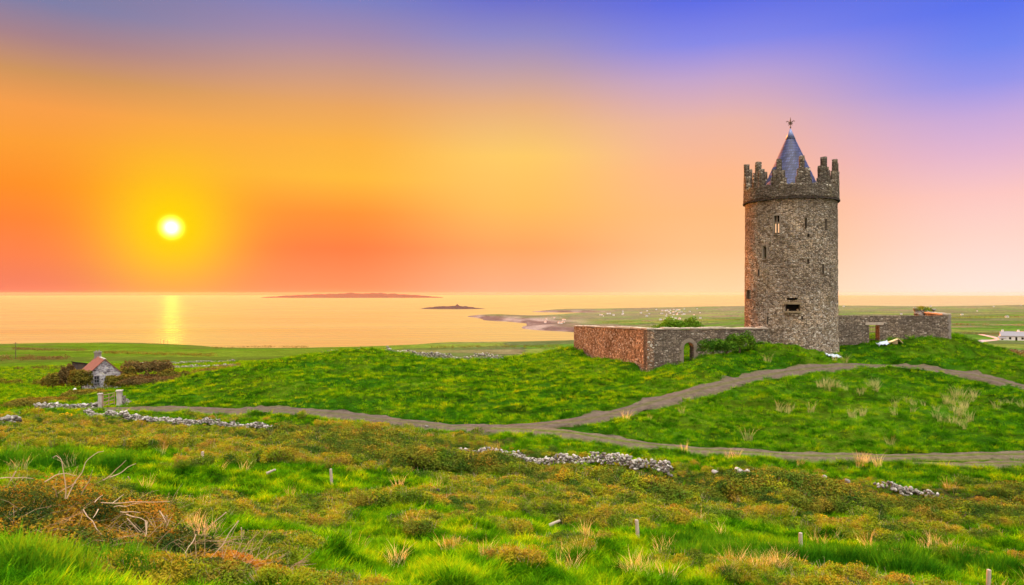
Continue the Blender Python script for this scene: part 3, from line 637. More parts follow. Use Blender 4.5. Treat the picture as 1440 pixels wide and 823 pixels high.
def recess(bm, a, b, z0, z1, depth, r=TR + 0.02, back=1):
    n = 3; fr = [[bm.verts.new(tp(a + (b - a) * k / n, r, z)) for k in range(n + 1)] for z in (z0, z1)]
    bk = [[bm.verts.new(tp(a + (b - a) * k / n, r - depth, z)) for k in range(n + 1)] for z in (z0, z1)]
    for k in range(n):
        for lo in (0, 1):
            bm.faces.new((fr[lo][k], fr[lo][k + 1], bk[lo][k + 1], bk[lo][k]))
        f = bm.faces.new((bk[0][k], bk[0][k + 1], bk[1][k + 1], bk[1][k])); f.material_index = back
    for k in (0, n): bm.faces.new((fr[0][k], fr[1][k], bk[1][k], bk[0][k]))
def arc_box(bm, a, b, z0, z1, r0, r1, n=4, mi=0):
    A = [[bm.verts.new(tp(a + (b - a) * k / n, r, z)) for k in range(n + 1)] for (r, z) in ((r1, z0), (r1, z1), (r0, z1), (r0, z0))]
    fs = []
    for q in range(4):
        for k in range(n): fs.append(bm.faces.new((A[q][k], A[q][k + 1], A[(q + 1) % 4][k + 1], A[(q + 1) % 4][k])))
    fs.append(bm.faces.new([A[q][0] for q in range(4)])); fs.append(bm.faces.new([A[q][n] for q in range(4)][::-1]))
    for f in fs: f.material_index = mi
for a, b, z0, z1, kind in boxes:
    bm = bmesh.new(); nm = {'window': 'window', 'slit': 'arrow_slit', 'arched': 'arched_window', 'dark': 'small_window', 'slot': 'stone_slot', 'hatch': 'blocked_opening'}[kind]
    recess(bm, a, b, z0, z1, 0.45 if kind != 'hatch' else 0.5)
    if kind == 'arched':                                            # pointed head inside the square recess
        zc = z1 - (z1 - z0) * 0.22; mid = (a + b) / 2
        for s in (a, b):
            v = [bm.verts.new(tp(p, TR - 0.06, z)) for p, z in ((s, zc), (s, z1), (mid, z1))]; bm.faces.new(v)
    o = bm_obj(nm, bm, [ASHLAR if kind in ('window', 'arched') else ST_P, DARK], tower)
    w = b - a
    if kind in ('window', 'arched'):
        bm = bmesh.new(); t = 0.13 / TR; r1 = TR + 0.02
        arc_box(bm, a - t, a - 0.002, z0 - 0.12, z1 + 0.12, TR - 0.05, r1); arc_box(bm, b + 0.002, b + t, z0 - 0.12, z1 + 0.12, TR - 0.05, r1)
        arc_box(bm, a - 0.002, b + 0.002, z1 + 0.002, z1 + 0.16, TR - 0.05, r1 + .01); arc_box(bm, a - t * 1.1, b + t * 1.1, z0 - 0.20, z0 - 0.122, TR - 0.05, r1 + 0.02)
        if kind == 'window':
            mid = (a + b) / 2; zt = z0 + (z1 - z0) * 0.56
            arc_box(bm, mid - 0.012, mid + 0.012, z0, z1, TR - 0.22, TR - 0.10); arc_box(bm, a, b, zt, zt + 0.12, TR - 0.23, TR - 0.11)
        fo = bm_obj('window_frame', bm, ASHLAR, o)
        for v in fo.data.vertices: v.co += Vector((random.uniform(-.025, .025), random.uniform(-.025, .025), random.uniform(-.03, .03)))
        if kind == 'window':
            for q0, q1 in ((a + 0.006, mid - 0.014), (mid + 0.014, b - 0.006)):
                bm = bmesh.new(); arc_box(bm, q0, q1, z0 + 0.05, zt - 0.02, TR - 0.30, TR - 0.28); bm_obj('pane', bm, SKY_PANE, o)
    if kind == 'hatch':
        bm = bmesh.new(); arc_box(bm, a - .03, b + .03, z0 - 0.16, z0 - 0.003, TR - 0.1, TR + 0.16); arc_box(bm, a - .03, b + .03, z1 + 0.003, z1 + 0.22, TR - 0.1, TR + 0.12)
        for q in (a + 0.03, b - 0.06): arc_box(bm, q, q + .035, z0 + .002, z0 + 0.18, TR - 0.4, TR + 0.02)
        bm_obj('stone_sill', bm, simple_mat('sill_stone', (0.20, 0.155, 0.10), .95, .3, 4), o)
# string course, parapet, merlons
bm = bmesh.new(); N = 160; rg_ = []
for k in range(N):
    a = 2 * math.pi * k / N; cut = 0.07 if k % 4 == 3 else 0.0; j = random.uniform(-.02, .02)
    rg_.append([bm.verts.new(tp(a, r, z)) for r, z in ((TR - .1, 9.04 + j), (TR + .17 - cut, 9.05 + j + cut), (TR + .18 - cut, 9.195), (TR - .1, 9.197))])
for k in range(N):
    p_, q_ = rg_[k], rg_[(k + 1) % N]
    for i in range(4): bm.faces.new((p_[i], q_[i], q_[(i + 1) % 4], p_[(i + 1) % 4]))
bm_obj('string_course', bm, simple_mat('dark_corbels', (0.055, 0.045, 0.04), .95, .4, 5), tower)
def tower_grid(name, r_out, r_in, z0, topf, a0, a1, na, nzz, mat, parent, jit=0.07):
    """curved wall piece with rough faces; topf(angle) gives its top"""
    an = np.linspace(a0, a1, na); V, UVv, Fc = [], [], []
    tt = np.linspace(0, 1, nzz)
    rows = []
    for side, r in ((0, r_out), (1, r_in)):
        g = []
        for a in an:
            zt = topf(a); col_ = []
            for t in tt:
                z = z0 + (zt - z0) * t; rr2 = r + (1 - 2 * side) * float((vnoise(a * 14 + 50, z * 2.4, 4) - 0.5) * jit)
                col_.append(len(V)); V.append(tp(a, rr2, z)); UVv.append((a * TR, z + 3.3 * side))
            g.append(col_)
        rows.append(g)
    o_, i_ = rows
    for i in range(na - 1):
        for j in range(nzz - 1):
            Fc.append((o_[i][j], o_[i + 1][j], o_[i + 1][j + 1], o_[i][j + 1])); Fc.append((i_[i][j], i_[i][j + 1], i_[i + 1][j + 1], i_[i + 1][j]))
        Fc.append((o_[i][-1], o_[i + 1][-1], i_[i + 1][-1], i_[i][-1])); Fc.append((o_[i][0], i_[i][0], i_[i + 1][0], o_[i + 1][0]))
    for i in (0, na - 1):
        for j in range(nzz - 1): Fc.append((o_[i][j], o_[i][j + 1], i_[i][j + 1], i_[i][j]))
    o = mesh_np(name, np.array([v[:] for v in V]), np.array(Fc), mat, parent, False, np.array(UVv))
    bm = bmesh.new(); bm.from_mesh(o.data); bmesh.ops.recalc_face_normals(bm, faces=bm.faces[:]); bm.to_mesh(o.data); bm.free(); return o
par = tower_grid('parapet', TR + 0.10, TR - 0.38, 9.20, lambda a: 10.5 + 0.07 * math.sin(a * 37) + 0.05 * math.sin(a * 61), -math.pi, math.pi, 181, 9, ST_P, tower)
bm = bmesh.new(); bmesh.ops.create_circle(bm, cap_ends=True, segments=64, radius=TR - 0.3, matrix=Matrix.Translation((0, 0, 9.25))); bm_obj('roof_walk', bm, SLATE_S, tower)
def merlon(cen, seed):
    rg = random.Random(seed); d = math.degrees; w0, w1, w2 = 9.3, 7.5, 2.7; off = rg.uniform(-2.2, 2.2)
    zt, zsl, zsr, zb = 13.05 + rg.uniform(-.15, .12), 12.1 + rg.uniform(-.25, .15), 12.05 + rg.uniform(-.35, .2), 11.1 + rg.uniform(-.15, .2)
    st = [(-w0, -w1, zb), (-w1, off - w2, zsl), (off - w2, off + w2, zt), (off + w2, w1, zsr), (w1, w0, zb - 0.1)]
    Vt, UVt, Fc = [], [], []
    for a0, a1, z1 in st:                                           # five upright slabs side by side make the stepped outline
        n = max(2, int((a1 - a0) / 1.6) + 1); base = len(Vt); nz_ = max(3, int((z1 - 10.45) / 0.3))
        for r, s in ((TR + 0.10, 0), (TR - 0.36, 1)):
            for k in range(n):
                a = math.radians(cen + a0 + (a1 - a0) * k / (n - 1))
                for j in range(nz_):
                    z = 10.42 + (z1 - 10.42) * j / (nz_ - 1) - (0.05 * abs(k / (n - 1) - .5) if j == nz_ - 1 else 0)
                    rr2 = r + (1 - 2 * s) * float((vnoise(a * 14 + 50, z * 2.4, 4) - 0.5) * .07); Vt.append(tp(a, rr2, z)[:]); UVt.append((a * TR + .46 * s, z))
        ix = lambda s, k, j: base + s * n * nz_ + k * nz_ + j
        for k in range(n - 1):
            for j in range(nz_ - 1):
                Fc.append((ix(0, k, j), ix(0, k + 1, j), ix(0, k + 1, j + 1), ix(0, k, j + 1))); Fc.append((ix(1, k, j), ix(1, k, j + 1), ix(1, k + 1, j + 1), ix(1, k + 1, j)))
            Fc.append((ix(0, k, nz_ - 1), ix(0, k + 1, nz_ - 1), ix(1, k + 1, nz_ - 1), ix(1, k, nz_ - 1)))
        for k in (0, n - 1):
            for j in range(nz_ - 1):
                q = (ix(0, k, j), ix(0, k, j + 1), ix(1, k, j + 1), ix(1, k, j)); Fc.append(q if k == 0 else q[::-1])
    mesh_np('merlon', np.array(Vt), np.array(Fc), ST_P, par, False, np.array(UVt))
for i, c in enumerate((-76, -43, -14, 15.5, 44, 71, 100, 129, 158, 187, 217, 250)): merlon(c, 40 + i)
# slate cone
m, T = new_mat('blue_slate'); uvn = T.n('ShaderNodeTexCoord').outputs['UV']
br = T.n('ShaderNodeTexBrick', {'Vector': uvn, 'Color1': (0.020, 0.025, 0.07, 1), 'Color2': (0.04, 0.048, 0.125, 1), 'Mortar': (0.015, 0.015, 0.04, 1), 'Scale': 1.0, 'Mortar Size': 0.035, 'Mortar Smooth': 0.2, 'Bias': 0.0, 'Brick Width': 0.34, 'Row Height': 0.30}); br.offset = 0.5
ns = T.noise(uvn, 1.2, 4); cc = T.mix(1.0, br.outputs[0], T.ramp(ns, [(0.3, 0.65), (0.7, 1.4)]), 'MULTIPLY')
finish(T, principled(T, cc, 0.55, br.outputs['Fac'], -0.6, 0.05, 0.25)); SLATE = m
za, zb_, rb = tz(181, 0) + 0.75, 9.3, 3.2
za = (HY - 181.5) / F * 72
na, nz_ = 96, 26; V, UVv = [], []
for k in range(na + 1):
    for j in range(nz_):
        t = j / (nz_ - 1) * 0.86; a = 2 * math.pi * k / na; r = rb * (1 - t) * (1 + 0.012 * (j % 2)); V.append((r * math.cos(a), r * math.sin(a), zb_ + (za - zb_) * t)); UVv.append((a * rb * (1 - t * 0.5), t * 7.7))
I = np.arange((na + 1) * nz_).reshape(na + 1, nz_)
cone = mesh_np('cone_roof', np.array(V), np.stack([I[:-1, :-1], I[1:, :-1], I[1:, 1:], I[:-1, 1:]], -1).reshape(-1, 4), SLATE, tower, True, np.array(UVv))
bm = bmesh.new(); t = 0.855; bmesh.ops.create_cone(bm, cap_ends=True, segments=40, radius1=rb * (1 - t) + 0.03, radius2=0.03, depth=(za - zb_) * (1 - t) + .05, matrix=Matrix.Translation((0, 0, zb_ + (za - zb_) * (1 + t) / 2 + .02)))
bm_obj('lead_cap', bm, simple_mat('lead_cap', (0.11, 0.14, 0.28), 0.5, 0.15, 3, 0.01, 0.3), cone, True)
bm = bmesh.new(); z = za
add_tube(bm, [(0, 0, z - .05), (0, 0, z + 1.12)], 0.035, 0.03, 6)
q = rdir
def fl(pts, r0, r1): add_tube(bm, [q * x + Vector((0, 0, z + h)) for x, h in pts], r0, r1, 6)
fl([(0, .55), (0, .75), (0, .95), (0, 1.16)], .06, .02); fl([(0, .66), (0, .8), (0, .95)], .10, .05)
for s in (-1, 1):
    fl([(0, .5), (.14 * s, .68), (.26 * s, .80), (.36 * s, .80), (.38 * s, .70)], .05, .03); fl([(0, .5), (.12 * s, .42), (.2 * s, .36)], .04, .02)
fl([(-.22, .54), (.22, .54)], .045, .045); bmesh.ops.create_uvsphere(bm, u_segments=10, v_segments=8, radius=.09, matrix=Matrix.Translation((0, 0, z + .18)))
bm_obj('finial', bm, IRON, cone)

# ------------------------------------------------------------------ courtyard walls
def wall_run(name, A, B, thick, zbot, ztA, ztB, mat, parent, notch=None, cope=None, jitter=0.05, seed=1):
    """straight wall A->B (xy); notch: outline points (s,z) running from the foot up and back to the foot"""
    A = Vector(A); B = Vector(B); L = (B - A).length; t = (B - A) / L; nrm = Vector((t.y, -t.x))   # nrm points to the viewer's side
    rg = random.Random(seed); n = max(4, int(L / 0.6))
    top = [(L * k / n, ztA + (ztB - ztA) * k / n + (rg.uniform(-jitter, jitter) if 0 < k < n else 0)) for k in range(n + 1)]
    out = [(0, zbot)] + (notch or []) + [(L, zbot)] + top[::-1]
    bm = bmesh.new(); uvl = bm.loops.layers.uv.new('UVMap')
    f = [bm.verts.new((A.x + t.x * s, A.y + t.y * s, z)) for s, z in out]
    b = [bm.verts.new((A.x + t.x * s - nrm.x * thick, A.y + t.y * s - nrm.y * thick, z)) for s, z in out]
    side = []
    for i in range(len(out)):
        j = (i + 1) % len(out); side.append((bm.faces.new((f[j], f[i], b[i], b[j])), out[i], out[j]))
    for fc, p, q_ in side:
        vert = abs(p[0] - q_[0]) < 0.05
        for l, w in zip(fc.loops, ((q_, 0), (p, 0), (p, thick), (q_, thick))): l[uvl].uv = (w[1] + 50, w[0][1]) if vert else (w[0][0], w[1] + 70)
    # front and back skins in upright strips between the outline's own stations, leaving the opening free
    ss = sorted(set(round(p[0], 5) for p in out)); tx = [p[0] for p in top]; tzv = [p[1] for p in top]; nx = [p[0] for p in (notch or [])]
    arc = [p for p in (notch or []) if p[1] > zbot + .01]; ax = [p[0] for p in arc]; az = [p[1] for p in arc]
    def lowz(s, right):
        if not notch or s < nx[0] - 1e-4 or s > nx[-1] + 1e-4 or (abs(s - nx[0]) < 1e-4 and not right) or (abs(s - nx[-1]) < 1e-4 and right): return zbot
        return float(np.interp(s, ax, az))
    for s0, s1 in zip(ss, ss[1:]):
        q = [(s0, lowz(s0, True)), (s1, lowz(s1, False)), (s1, float(np.interp(s1, tx, tzv))), (s0, float(np.interp(s0, tx, tzv)))]
        for off, rev, du in ((0.0, False, 0), (thick, True, 31)):
            qq = q[::-1] if rev else q
            fc = bm.faces.new([bm.verts.new((A.x + t.x * s - nrm.x * off, A.y + t.y * s - nrm.y * off, z)) for s, z in qq])
            for l, (s, z) in zip(fc.loops, qq): l[uvl].uv = (s + du, z)
    bmesh.ops.remove_doubles(bm, verts=bm.verts[:], dist=0.0008)
    me = bpy.data.meshes.new(name); bm.to_mesh(me); bm.free(); me.materials.append(mat)
    o = bpy.data.objects.new(name, me); COL.objects.link(o); o.parent = parent
    if cope:
        bm = bmesh.new(); k = 0.0; ang = math.atan2(t.y, t.x)
        while k < L - 0.05:
            w = min(rg.uniform(0.5, 1.0), L - k); zc = ztA + (ztB - ztA) * (k + w / 2) / L + rg.uniform(-.02, .03); hh = rg.uniform(.10, .17)
            c = A + t * (k + w / 2) - nrm * (thick / 2)
            vs_ = add_box(bm, (c.x, c.y, zc + hh / 2 + 0.055), (w * 0.97, thick + rg.uniform(.06, .14), hh), ang)
            k += w
        bm_obj('coping', bm, cope, parent)
    return t, nrm
cw = empty('courtyard_wall', (0, 0, 0)); tag(cw, 'long rubble wall running from the tower to its sunlit outer corner, with an arched doorway', 'wall')
C0 = (pxd(910, 66), 66.0); CL = (pxd(807, 92), 92.0); CT = (pxd(1080, 68.6), 68.6)
tn = Vector((CT[0] - C0[0], CT[1] - C0[1])); LF = tn.length; tn = tn / LF
def s_at(px):                                                       # place along the front wall seen at a photo column
    u = (px - CX) / F; return (u * C0[1] - C0[0]) / (tn.x - u * tn.y)
sa, sb = s_at(961.5), s_at(975.5); zd = -(482 - HY) / F * 66.6; sm = (sa + sb) / 2; rw = (sb - sa) / 2
notch = [(sa, -9.0), (sa, zd - rw)] + [(sm - rw * math.cos(a), zd - rw + rw * math.sin(a)) for a in np.linspace(0.2, math.pi - 0.2, 9)] + [(sb, zd - rw), (sb, -9.0)]
zc0 = -(464.5 - HY) / F * 66
wall_run('wall', C0, CT, 0.85, -9.0, zc0, -(463.5 - HY) / F * 68.6, ST_W, cw, notch, COPE, seed=3)
wall_run('west_wall', CL, (C0[0] - 0.003, C0[1] - 0.003), 0.7, -11.0, -(459.5 - HY) / F * 92, zc0, ST_SUNLIT, cw, None, COPE, seed=4)
# dressed arch round the doorway
bm = bmesh.new(); tv = Vector((tn.x, tn.y, 0)); nv = Vector((tn.y, -tn.x, 0)); o0 = Vector((C0[0], C0[1], 0))
def wpt(s, z, d): return o0 + tv * s + nv * d + Vector((0, 0, z))
def block(pts, d0, d1):
    a = [bm.verts.new(wpt(s, z, d0)) for s, z in pts]; b = [bm.verts.new(wpt(s, z, d1)) for s, z in pts]
    bm.faces.new(a); bm.faces.new(b[::-1])
    for i in range(len(pts)): bm.faces.new((a[i], b[i], b[(i + 1) % len(pts)], a[(i + 1) % len(pts)]))
zj = -7.4
while zj < zd - rw - 0.05:
    hh = min(random.uniform(.28, .42), zd - rw - zj)
    for s, sg in ((sa, -1), (sb, 1)):
        w = random.choice((.24, .40)); block([(s + sg * .02, zj), (s + sg * .02, zj + hh - .02), (s + sg * w, zj + hh - .02), (s + sg * w, zj)], -0.2, 0.035 + random.uniform(0, .02))
    zj += hh
nv_ = 11
for k in range(nv_):
    a0, a1 = math.pi * k / nv_, math.pi * (k + 0.93) / nv_; r0, r1 = rw + .02, rw + .36 + random.uniform(-.03, .05)
    block([(sm - r * math.cos(a), zd - rw + r * math.sin(a)) for r, a in ((r0, a0), (r1, a0), (r1, a1), (r0, a1))], -0.2, 0.04 + random.uniform(0, .02))
bm_obj('door_surround', bm, ASHLAR, cw)
# eastern wall with the barred gateway
ew = empty('courtyard_wall', (0, 0, 0)); tag(ew, 'straight rubble wall right of the tower with a barred gateway', 'wall')
E0 = (pxd(1172, 72), 72.0); E1 = (pxd(1337, 72), 72.0); ezt = -(444 - HY) / F * 72
g0, g1 = pxd(1222, 72) - E0[0], pxd(1237, 72) - E0[0]; gz = -(457.5 - HY) / F * 72
wall_run('wall', E0, E1, 0.8, -9.0, ezt, ezt - 0.02, ST_W, ew, [(g0, -9.0), (g0, gz), (g1, gz), (g1, -9.0)], None, 0.015, seed=6)
wall_run('return_wall', (E1[0] + .003, E1[1] + .01), (E1[0] + 5.6, 87.0), 0.7, -9.0, ezt, ezt - .1, ST_W, ew, None, COPE, seed=7)
bm = bmesh.new(); add_box(bm, ((E0[0] + (g0 + g1) / 2), 71.98, gz + 0.16), (g1 - g0 + 0.75, 0.12, 0.27)); bm_obj('lintel', bm, COPE, ew)
bm = bmesh.new(); xg0, xg1 = E0[0] + g0, E0[0] + g1; zb0 = h1((xg0 + xg1) / 2, 72.4)
for k in range(7): add_tube(bm, [(xg0 + .06 + (xg1 - xg0 - .12) * k / 6, 72.4, zb0 - .1), (xg0 + .06 + (xg1 - xg0 - .12) * k / 6, 72.4, gz - .08)], .018, .018, 5)
for z in (zb0 + .25, zb0 + 1.0, gz - .2): add_box(bm, ((xg0 + xg1) / 2, 72.4, z), (xg1 - xg0 - .06, .03, .05))
bm_obj('gate', bm, IRON, ew)
bm = bmesh.new(); x = E1[0]
for k in range(8): add_box(bm, (x - .18 + (k % 2) * .08, 71.99, -4.9 + k * .36), (.36 + (k % 2) * -.1, .10, .33))
bm_obj('corner_stone', bm, LIMED, ew)
# overgrown stub of masonry behind the eastern wall
b0 = on(1300, 82); stub = empty('ruined_stub', b0); zt = -(433.5 - HY) / F * 82 - b0.z
stones('masonry', [(RNG.uniform(-1.0, 1.0), RNG.uniform(-.4, .4), z, RNG.uniform(.25, .4)) for z in np.linspace(0, zt - .2, 16) for _ in range(7)], LIMED, stub)
V, Fq = leaf_cloud([(-.3, 0, zt - .15, .75, .5, .40), (.5, 0, zt - .35, .6, .5, .4)], 900, .07, 5); mesh_np('overgrowth', V, Fq, SCRUB, stub)
tag(stub, 'short stub of ruined masonry with rusty overgrowth rising behind the straight wall', 'ruin')
# planting at the walls
bush('bush', 955, 92, 8.0, 3.5, SHRUB_G, 'broad dark green bush showing above the wall with the arched doorway', n=7000, leaf=.13, seed=4,
     lobes=[(-2.4, 0, 1.2, 1.5, 1.5, 1.35), (-1.2, .2, 1.7, 1.4, 1.4, 1.55), (.2, 0, 1.6, 1.4, 1.4, 1.3), (1.6, .1, 1.75, 1.4, 1.4, 1.6), (2.6, 0, 1.2, 1.2, 1.3, 1.3)])
b0 = on(1000, 65.7); bush('wall_shrub', 1003, 65.6, 2.3, 1.7, SHRUB_G, 'low leafy green shrub against the wall just right of the arched doorway', 'shrub', n=2200, leaf=.09, seed=8, depth=.9)
bush('wall_shrub', 1040, 66.6, 2.6, 1.9, SHRUB_G, 'taller leafy green shrub against the wall between the arched doorway and the tower', 'shrub', n=2600, leaf=.09, seed=9, depth=.9)
bush('wall_shrub', 1022, 65.9, 1.8, 1.3, SHRUB_G, 'smallest leafy shrub on the wall, between two larger green shrubs', 'shrub', n=1500, leaf=.09, seed=10, depth=.8)

def sheet(name, px, d, w, l, mat, label, cat, seed):
    c = on(px, d, 0.05); n = 18; u, v = np.meshgrid(np.linspace(-1, 1, n), np.linspace(-1, 1, n), indexing='ij'); x = u * w / 2; y = v * l / 2
    z = 0.10 + 0.38 * fbm(u * 1.7 + seed, v * 1.7, seed, 4) * (1 - 0.55 * np.maximum(abs(u), abs(v)) ** 3) + 0.05 * np.sin(u * 9 + v * 5)
    x = x + .1 * fbm(u * 2, v * 2, seed + 4); zz = H(c.x + x, c.y + y) - c.z; I = np.arange(n * n).reshape(n, n)
    o = mesh_np(name, np.stack([x, y, z + zz], -1).reshape(-1, 3), np.stack([I[:-1, :-1], I[1:, :-1], I[1:, 1:], I[:-1, 1:]], -1).reshape(-1, 4), mat, None, True)
    md = o.modifiers.new('thickness', 'SOLIDIFY'); md.thickness = .012; o.location = c; return tag(o, label, cat)
sheet('crumpled_sheet', 1172, 66.8, 1.35, 0.8, SHEET, 'crumpled pale blue-white sheet lying at the foot of the tower', 'sheet', 3)
sheet('crumpled_sheet', 1241, 70.6, 1.1, 0.7, SHEET, 'crumpled pale blue-white sheet lying below the barred gateway beside tan boards', 'sheet', 6)
bt = on(1258, 70.6); bm = bmesh.new()
add_box(bm, (-.2, 0, .38), (.9, .5, .05), 0, 0, Matrix.Rotation(-.35, 4, 'Y')); add_box(bm, (.55, .05, .34), (.75, .45, .05), .1, 0, Matrix.Rotation(.75, 4, 'Y')); add_box(bm, (.1, .1, .2), (.5, .1, .4))
o = bm_obj('leaning_boards', bm, TAN); o.location = bt; tag(o, 'pair of tan boards propped into a peak in the grass below the barred gateway', 'boards')
# ------------------------------------------------------------------ cottage and its surroundings
ST_C = stone_mat('cottage_rubble', [(0.0, (0.11, 0.095, 0.105)), (0.4, (0.25, 0.225, 0.25)), (0.75, (0.34, 0.31, 0.335)), (1.0, (0.48, 0.44, 0.46))], 2.2, 3.2, 0.10, (0.40, 0.375, 0.41), 'Object', (0.33, 0.29, 0.31), None, 0.05)
cpos = on(147.5, 112); cpos.z = -(546 - HY) / F * 112
view = math.atan2(cpos.x, cpos.y)                                   # azimuth of the sight line
cot = empty('cottage', cpos, -(view - math.radians(9)))             # local +y runs back from the gable
tag(cot, 'small old stone cottage with rusty red roof among the bushes by the sea', 'cottage')
gw, ge, ga, gl_ = 2.2, 2.35, 4.45, 7.0
bm = bmesh.new(); add_prism(bm, [(-gw, -1), (gw, -1), (gw, ge), (0, ga), (-gw, ge)], 0, gl_); cwall = bm_obj('wall', bm, ST_C, cot)
bm = bmesh.new()
for s in (-1, 1):
    sl = Vector((s * gw, 0, ge)) - Vector((0, 0, ga)); n_ = Vector((-sl.z * s, 0, abs(sl.x))).normalized() if 0 else Vector((s * (ga - ge), 0, gw)).normalized()
    e = Vector((s * gw * 1.10, 0, ga + (ge - ga) * 1.10)); r = Vector((0.0 if s < 0 else 0.004, 0, ga))
    pts = [r + n_ * .03, e + n_ * .03, e + n_ * .13, r + n_ * .13]
    pts[0].x = pts[3].x = s * 0.002; pts[3].z = ga + 0.17
    add_prism(bm, [(p.x, p.z) for p in pts], -0.14, gl_ + .1)
rf = bm_obj('roof', bm, REDROOF, cot)
bm = bmesh.new(); add_box(bm, (0, .35, ga + .12), (.32, .9, .16)); add_box(bm, (0, 2.6, ga + .14), (.28, 3.4, .12)); bm_obj('ridge_cap', bm, LIME, rf)
bm = bmesh.new(); add_box(bm, (0, gl_ - .5, ga + .25), (.95, .6, 1.0)); add_box(bm, (0, gl_ - .5, ga + .8), (1.1, .74, .14)); add_tube(bm, [(.2, gl_ - .5, ga + .8), (.2, gl_ - .5, ga + 1.15)], .13, .11, 8); add_tube(bm, [(-.2, gl_ - .5, ga + .8), (-.2, gl_ - .5, ga + 1.1)], .13, .11, 8); bm_obj('chimney', bm, LIMED, rf)
wx, wz, ww, wh = -gw + (138 - 128.5) * .112, (546 - 533) * .112, .70, 1.1
bm = bmesh.new()
for c, s in (((wx - ww / 2, -.02, wz), (.10, .14, wh)), ((wx + ww / 2, -.02, wz), (.10, .14, wh)), ((wx, -.02, wz + wh / 2), (ww + .1, .13, .10)), ((wx, -.05, wz - wh / 2), (ww + .2, .22, .10)), ((wx, -.015, wz), (ww - .1, .09, .06)), ((wx, -.012, wz), (.05, .08, wh - .1))): add_box(bm, c, s)
wf = bm_obj('window', bm, SLATE_S, cot); bm = bmesh.new(); add_box(bm, (wx, -.005, wz), (ww - .08, .02, wh - .08)); bm_obj('pane', bm, simple_mat('dark_glass', (0.02, 0.02, 0.025), .2, .1, 2, spec=.6), wf)
sp = on(116, 124); sp.z = -(524 - HY) / F * 124; shed = empty('shed', sp, -view + .3); bm = bmesh.new(); add_prism(bm, [(-1.0, -1), (1.0, -1), (1.0, 1.35), (-1.0, 1.7)], 0, 2.2); bm_obj('wall', bm, simple_mat('dark_rubble', (.06, .05, .05), .95, .5, 3), shed)
bm = bmesh.new(); add_prism(bm, [(-1.15, 1.75), (1.15, 1.34), (1.15, 1.44), (-1.15, 1.85)], -.12, 2.3); bm_obj('roof', bm, DARK, shed); bm = bmesh.new(); add_box(bm, (-.3, -.02, .75), (.9, .06, 1.6)); bm_obj('door', bm, WOODD, shed)
tag(shed, 'low dark lean-to shed behind the red-roofed cottage', 'shed')
def bpx(name, x0, x1, y0, y1, d, mat, label, cat='bush', n=2200, seed=1, leaf=None, **k):
    w = (x1 - x0) * d / F; base = on((x0 + x1) / 2, d); top = -(y0 - HY) / F * d; h = max(0.5, top - base.z)
    return bush(name, (x0 + x1) / 2, d, w * 1.05, h * 1.05, mat, label, cat, None, n * 2, leaf or max(.08, .0013 * d), None, seed, **k)
bpx('bush', 100, 129, 520, 551, 108, SHRUB_O, 'rounded olive bush hard against the left side of the cottage gable', seed=21)
bpx('bush', 84, 104, 516, 532, 118, SHRUB_B, 'dark brown bush further left than the olive bush by the cottage gable', seed=22)
bpx('bush', 62, 86, 524, 536, 118, SHRUB_O, 'lowest scrubby bush at the far left end of the cottage bushes', seed=23)
bpx('bush', 152, 191, 526, 545, 107, SHRUB_O, 'wide low olive bush in front of the right side of the cottage gable', seed=24, n=3000)
bpx('bush', 170, 190, 515, 534, 116, SHRUB_O, 'upright round olive bush behind the wide low one right of the cottage', seed=25)
bpx('bush', 192, 222, 526, 545, 112, SHRUB_B, 'bare pinkish brown bush right of the round olive bush', seed=26, n=1800)
bpx('bush', 222, 262, 521, 538, 116, SHRUB_O, 'dark straggling bush at the right end of the cottage bushes', seed=27)
bpx('hedge', 174, 236, 508, 518, 150, SHRUB_B, 'long bare brown hedge in the field behind the cottage', 'hedge', seed=28, n=3000)
bpx('hedge', 98, 156, 548, 569, 74, SHRUB_O, 'rounded olive hedge bank between the cottage and the field gate', 'hedge', seed=29, n=4500, leaf=.08)
bpx('hedge', 20, 99, 560, 575, 68, SHRUB_O, 'long low dark hedge left of the rounded hedge bank', 'hedge', seed=30, n=4500, leaf=.08)
bpx('hedge', 176, 262, 545, 560, 80, SHRUB_B, 'rusty hedge bank running right from the field gate', 'hedge', seed=31, n=4000, leaf=.08)
def hedge_line(rows, h, w, mat, label, seed, n=1800, leaf=.3):
    L = line(rows, 3.0); rg = np.random.default_rng(seed); z = H(L[:, 0], L[:, 1]); o0 = Vector((L[0, 0], L[0, 1], z[0])); o = empty('hedge', o0)
    sel = range(0, len(L), max(1, len(L) // 40))
    lob = [(L[i, 0] - o0.x, L[i, 1] - o0.y, z[i] - o0.z + h * .3, w * rg.uniform(.8, 2.0), w, h * rg.uniform(.4, .9)) for i in sel if rg.random() < .85]
    V, Fq = leaf_cloud(lob, n, leaf, seed); mesh_np('crown', V, Fq, mat, o); return tag(o, label, 'hedge')
hedge_line([(-40, 300), (30, 300), (95, 296)], 2.6, 2.4, SHRUB_B, 'dark hedge line across the field left of the cottage', 41)
hedge_line([(20, 560), (70, 520), (118, 500)], 2.4, 2.6, SHRUB_B, 'short dark hedge slanting across the farthest field on the left', 42)
hedge_line([(150, 420), (240, 380), (300, 360)], 2.2, 2.4, SHRUB_O, 'faint hedge line in the plain beyond the long brown hedge', 43)
hedge_line([(610, 520), (700, 500), (785, 480)], 3.0, 3.2, SHRUB_O, 'dark hedge strip in the shore field left of the sunlit courtyard wall', 44)
hedge_line([(1398, 215), (1420, 190), (1445, 165), (1490, 150)], 1.5, 1.6, SHRUB_B, 'brown hedge slanting down the valley field below the white farmhouse', 45, 1400, .2)
hedge_line([(1340, 560), (1390, 540), (1440, 520), (1500, 520)], 3.0, 3.5, SHRUB_O, 'dark hedge band behind the white farmhouse', 46)
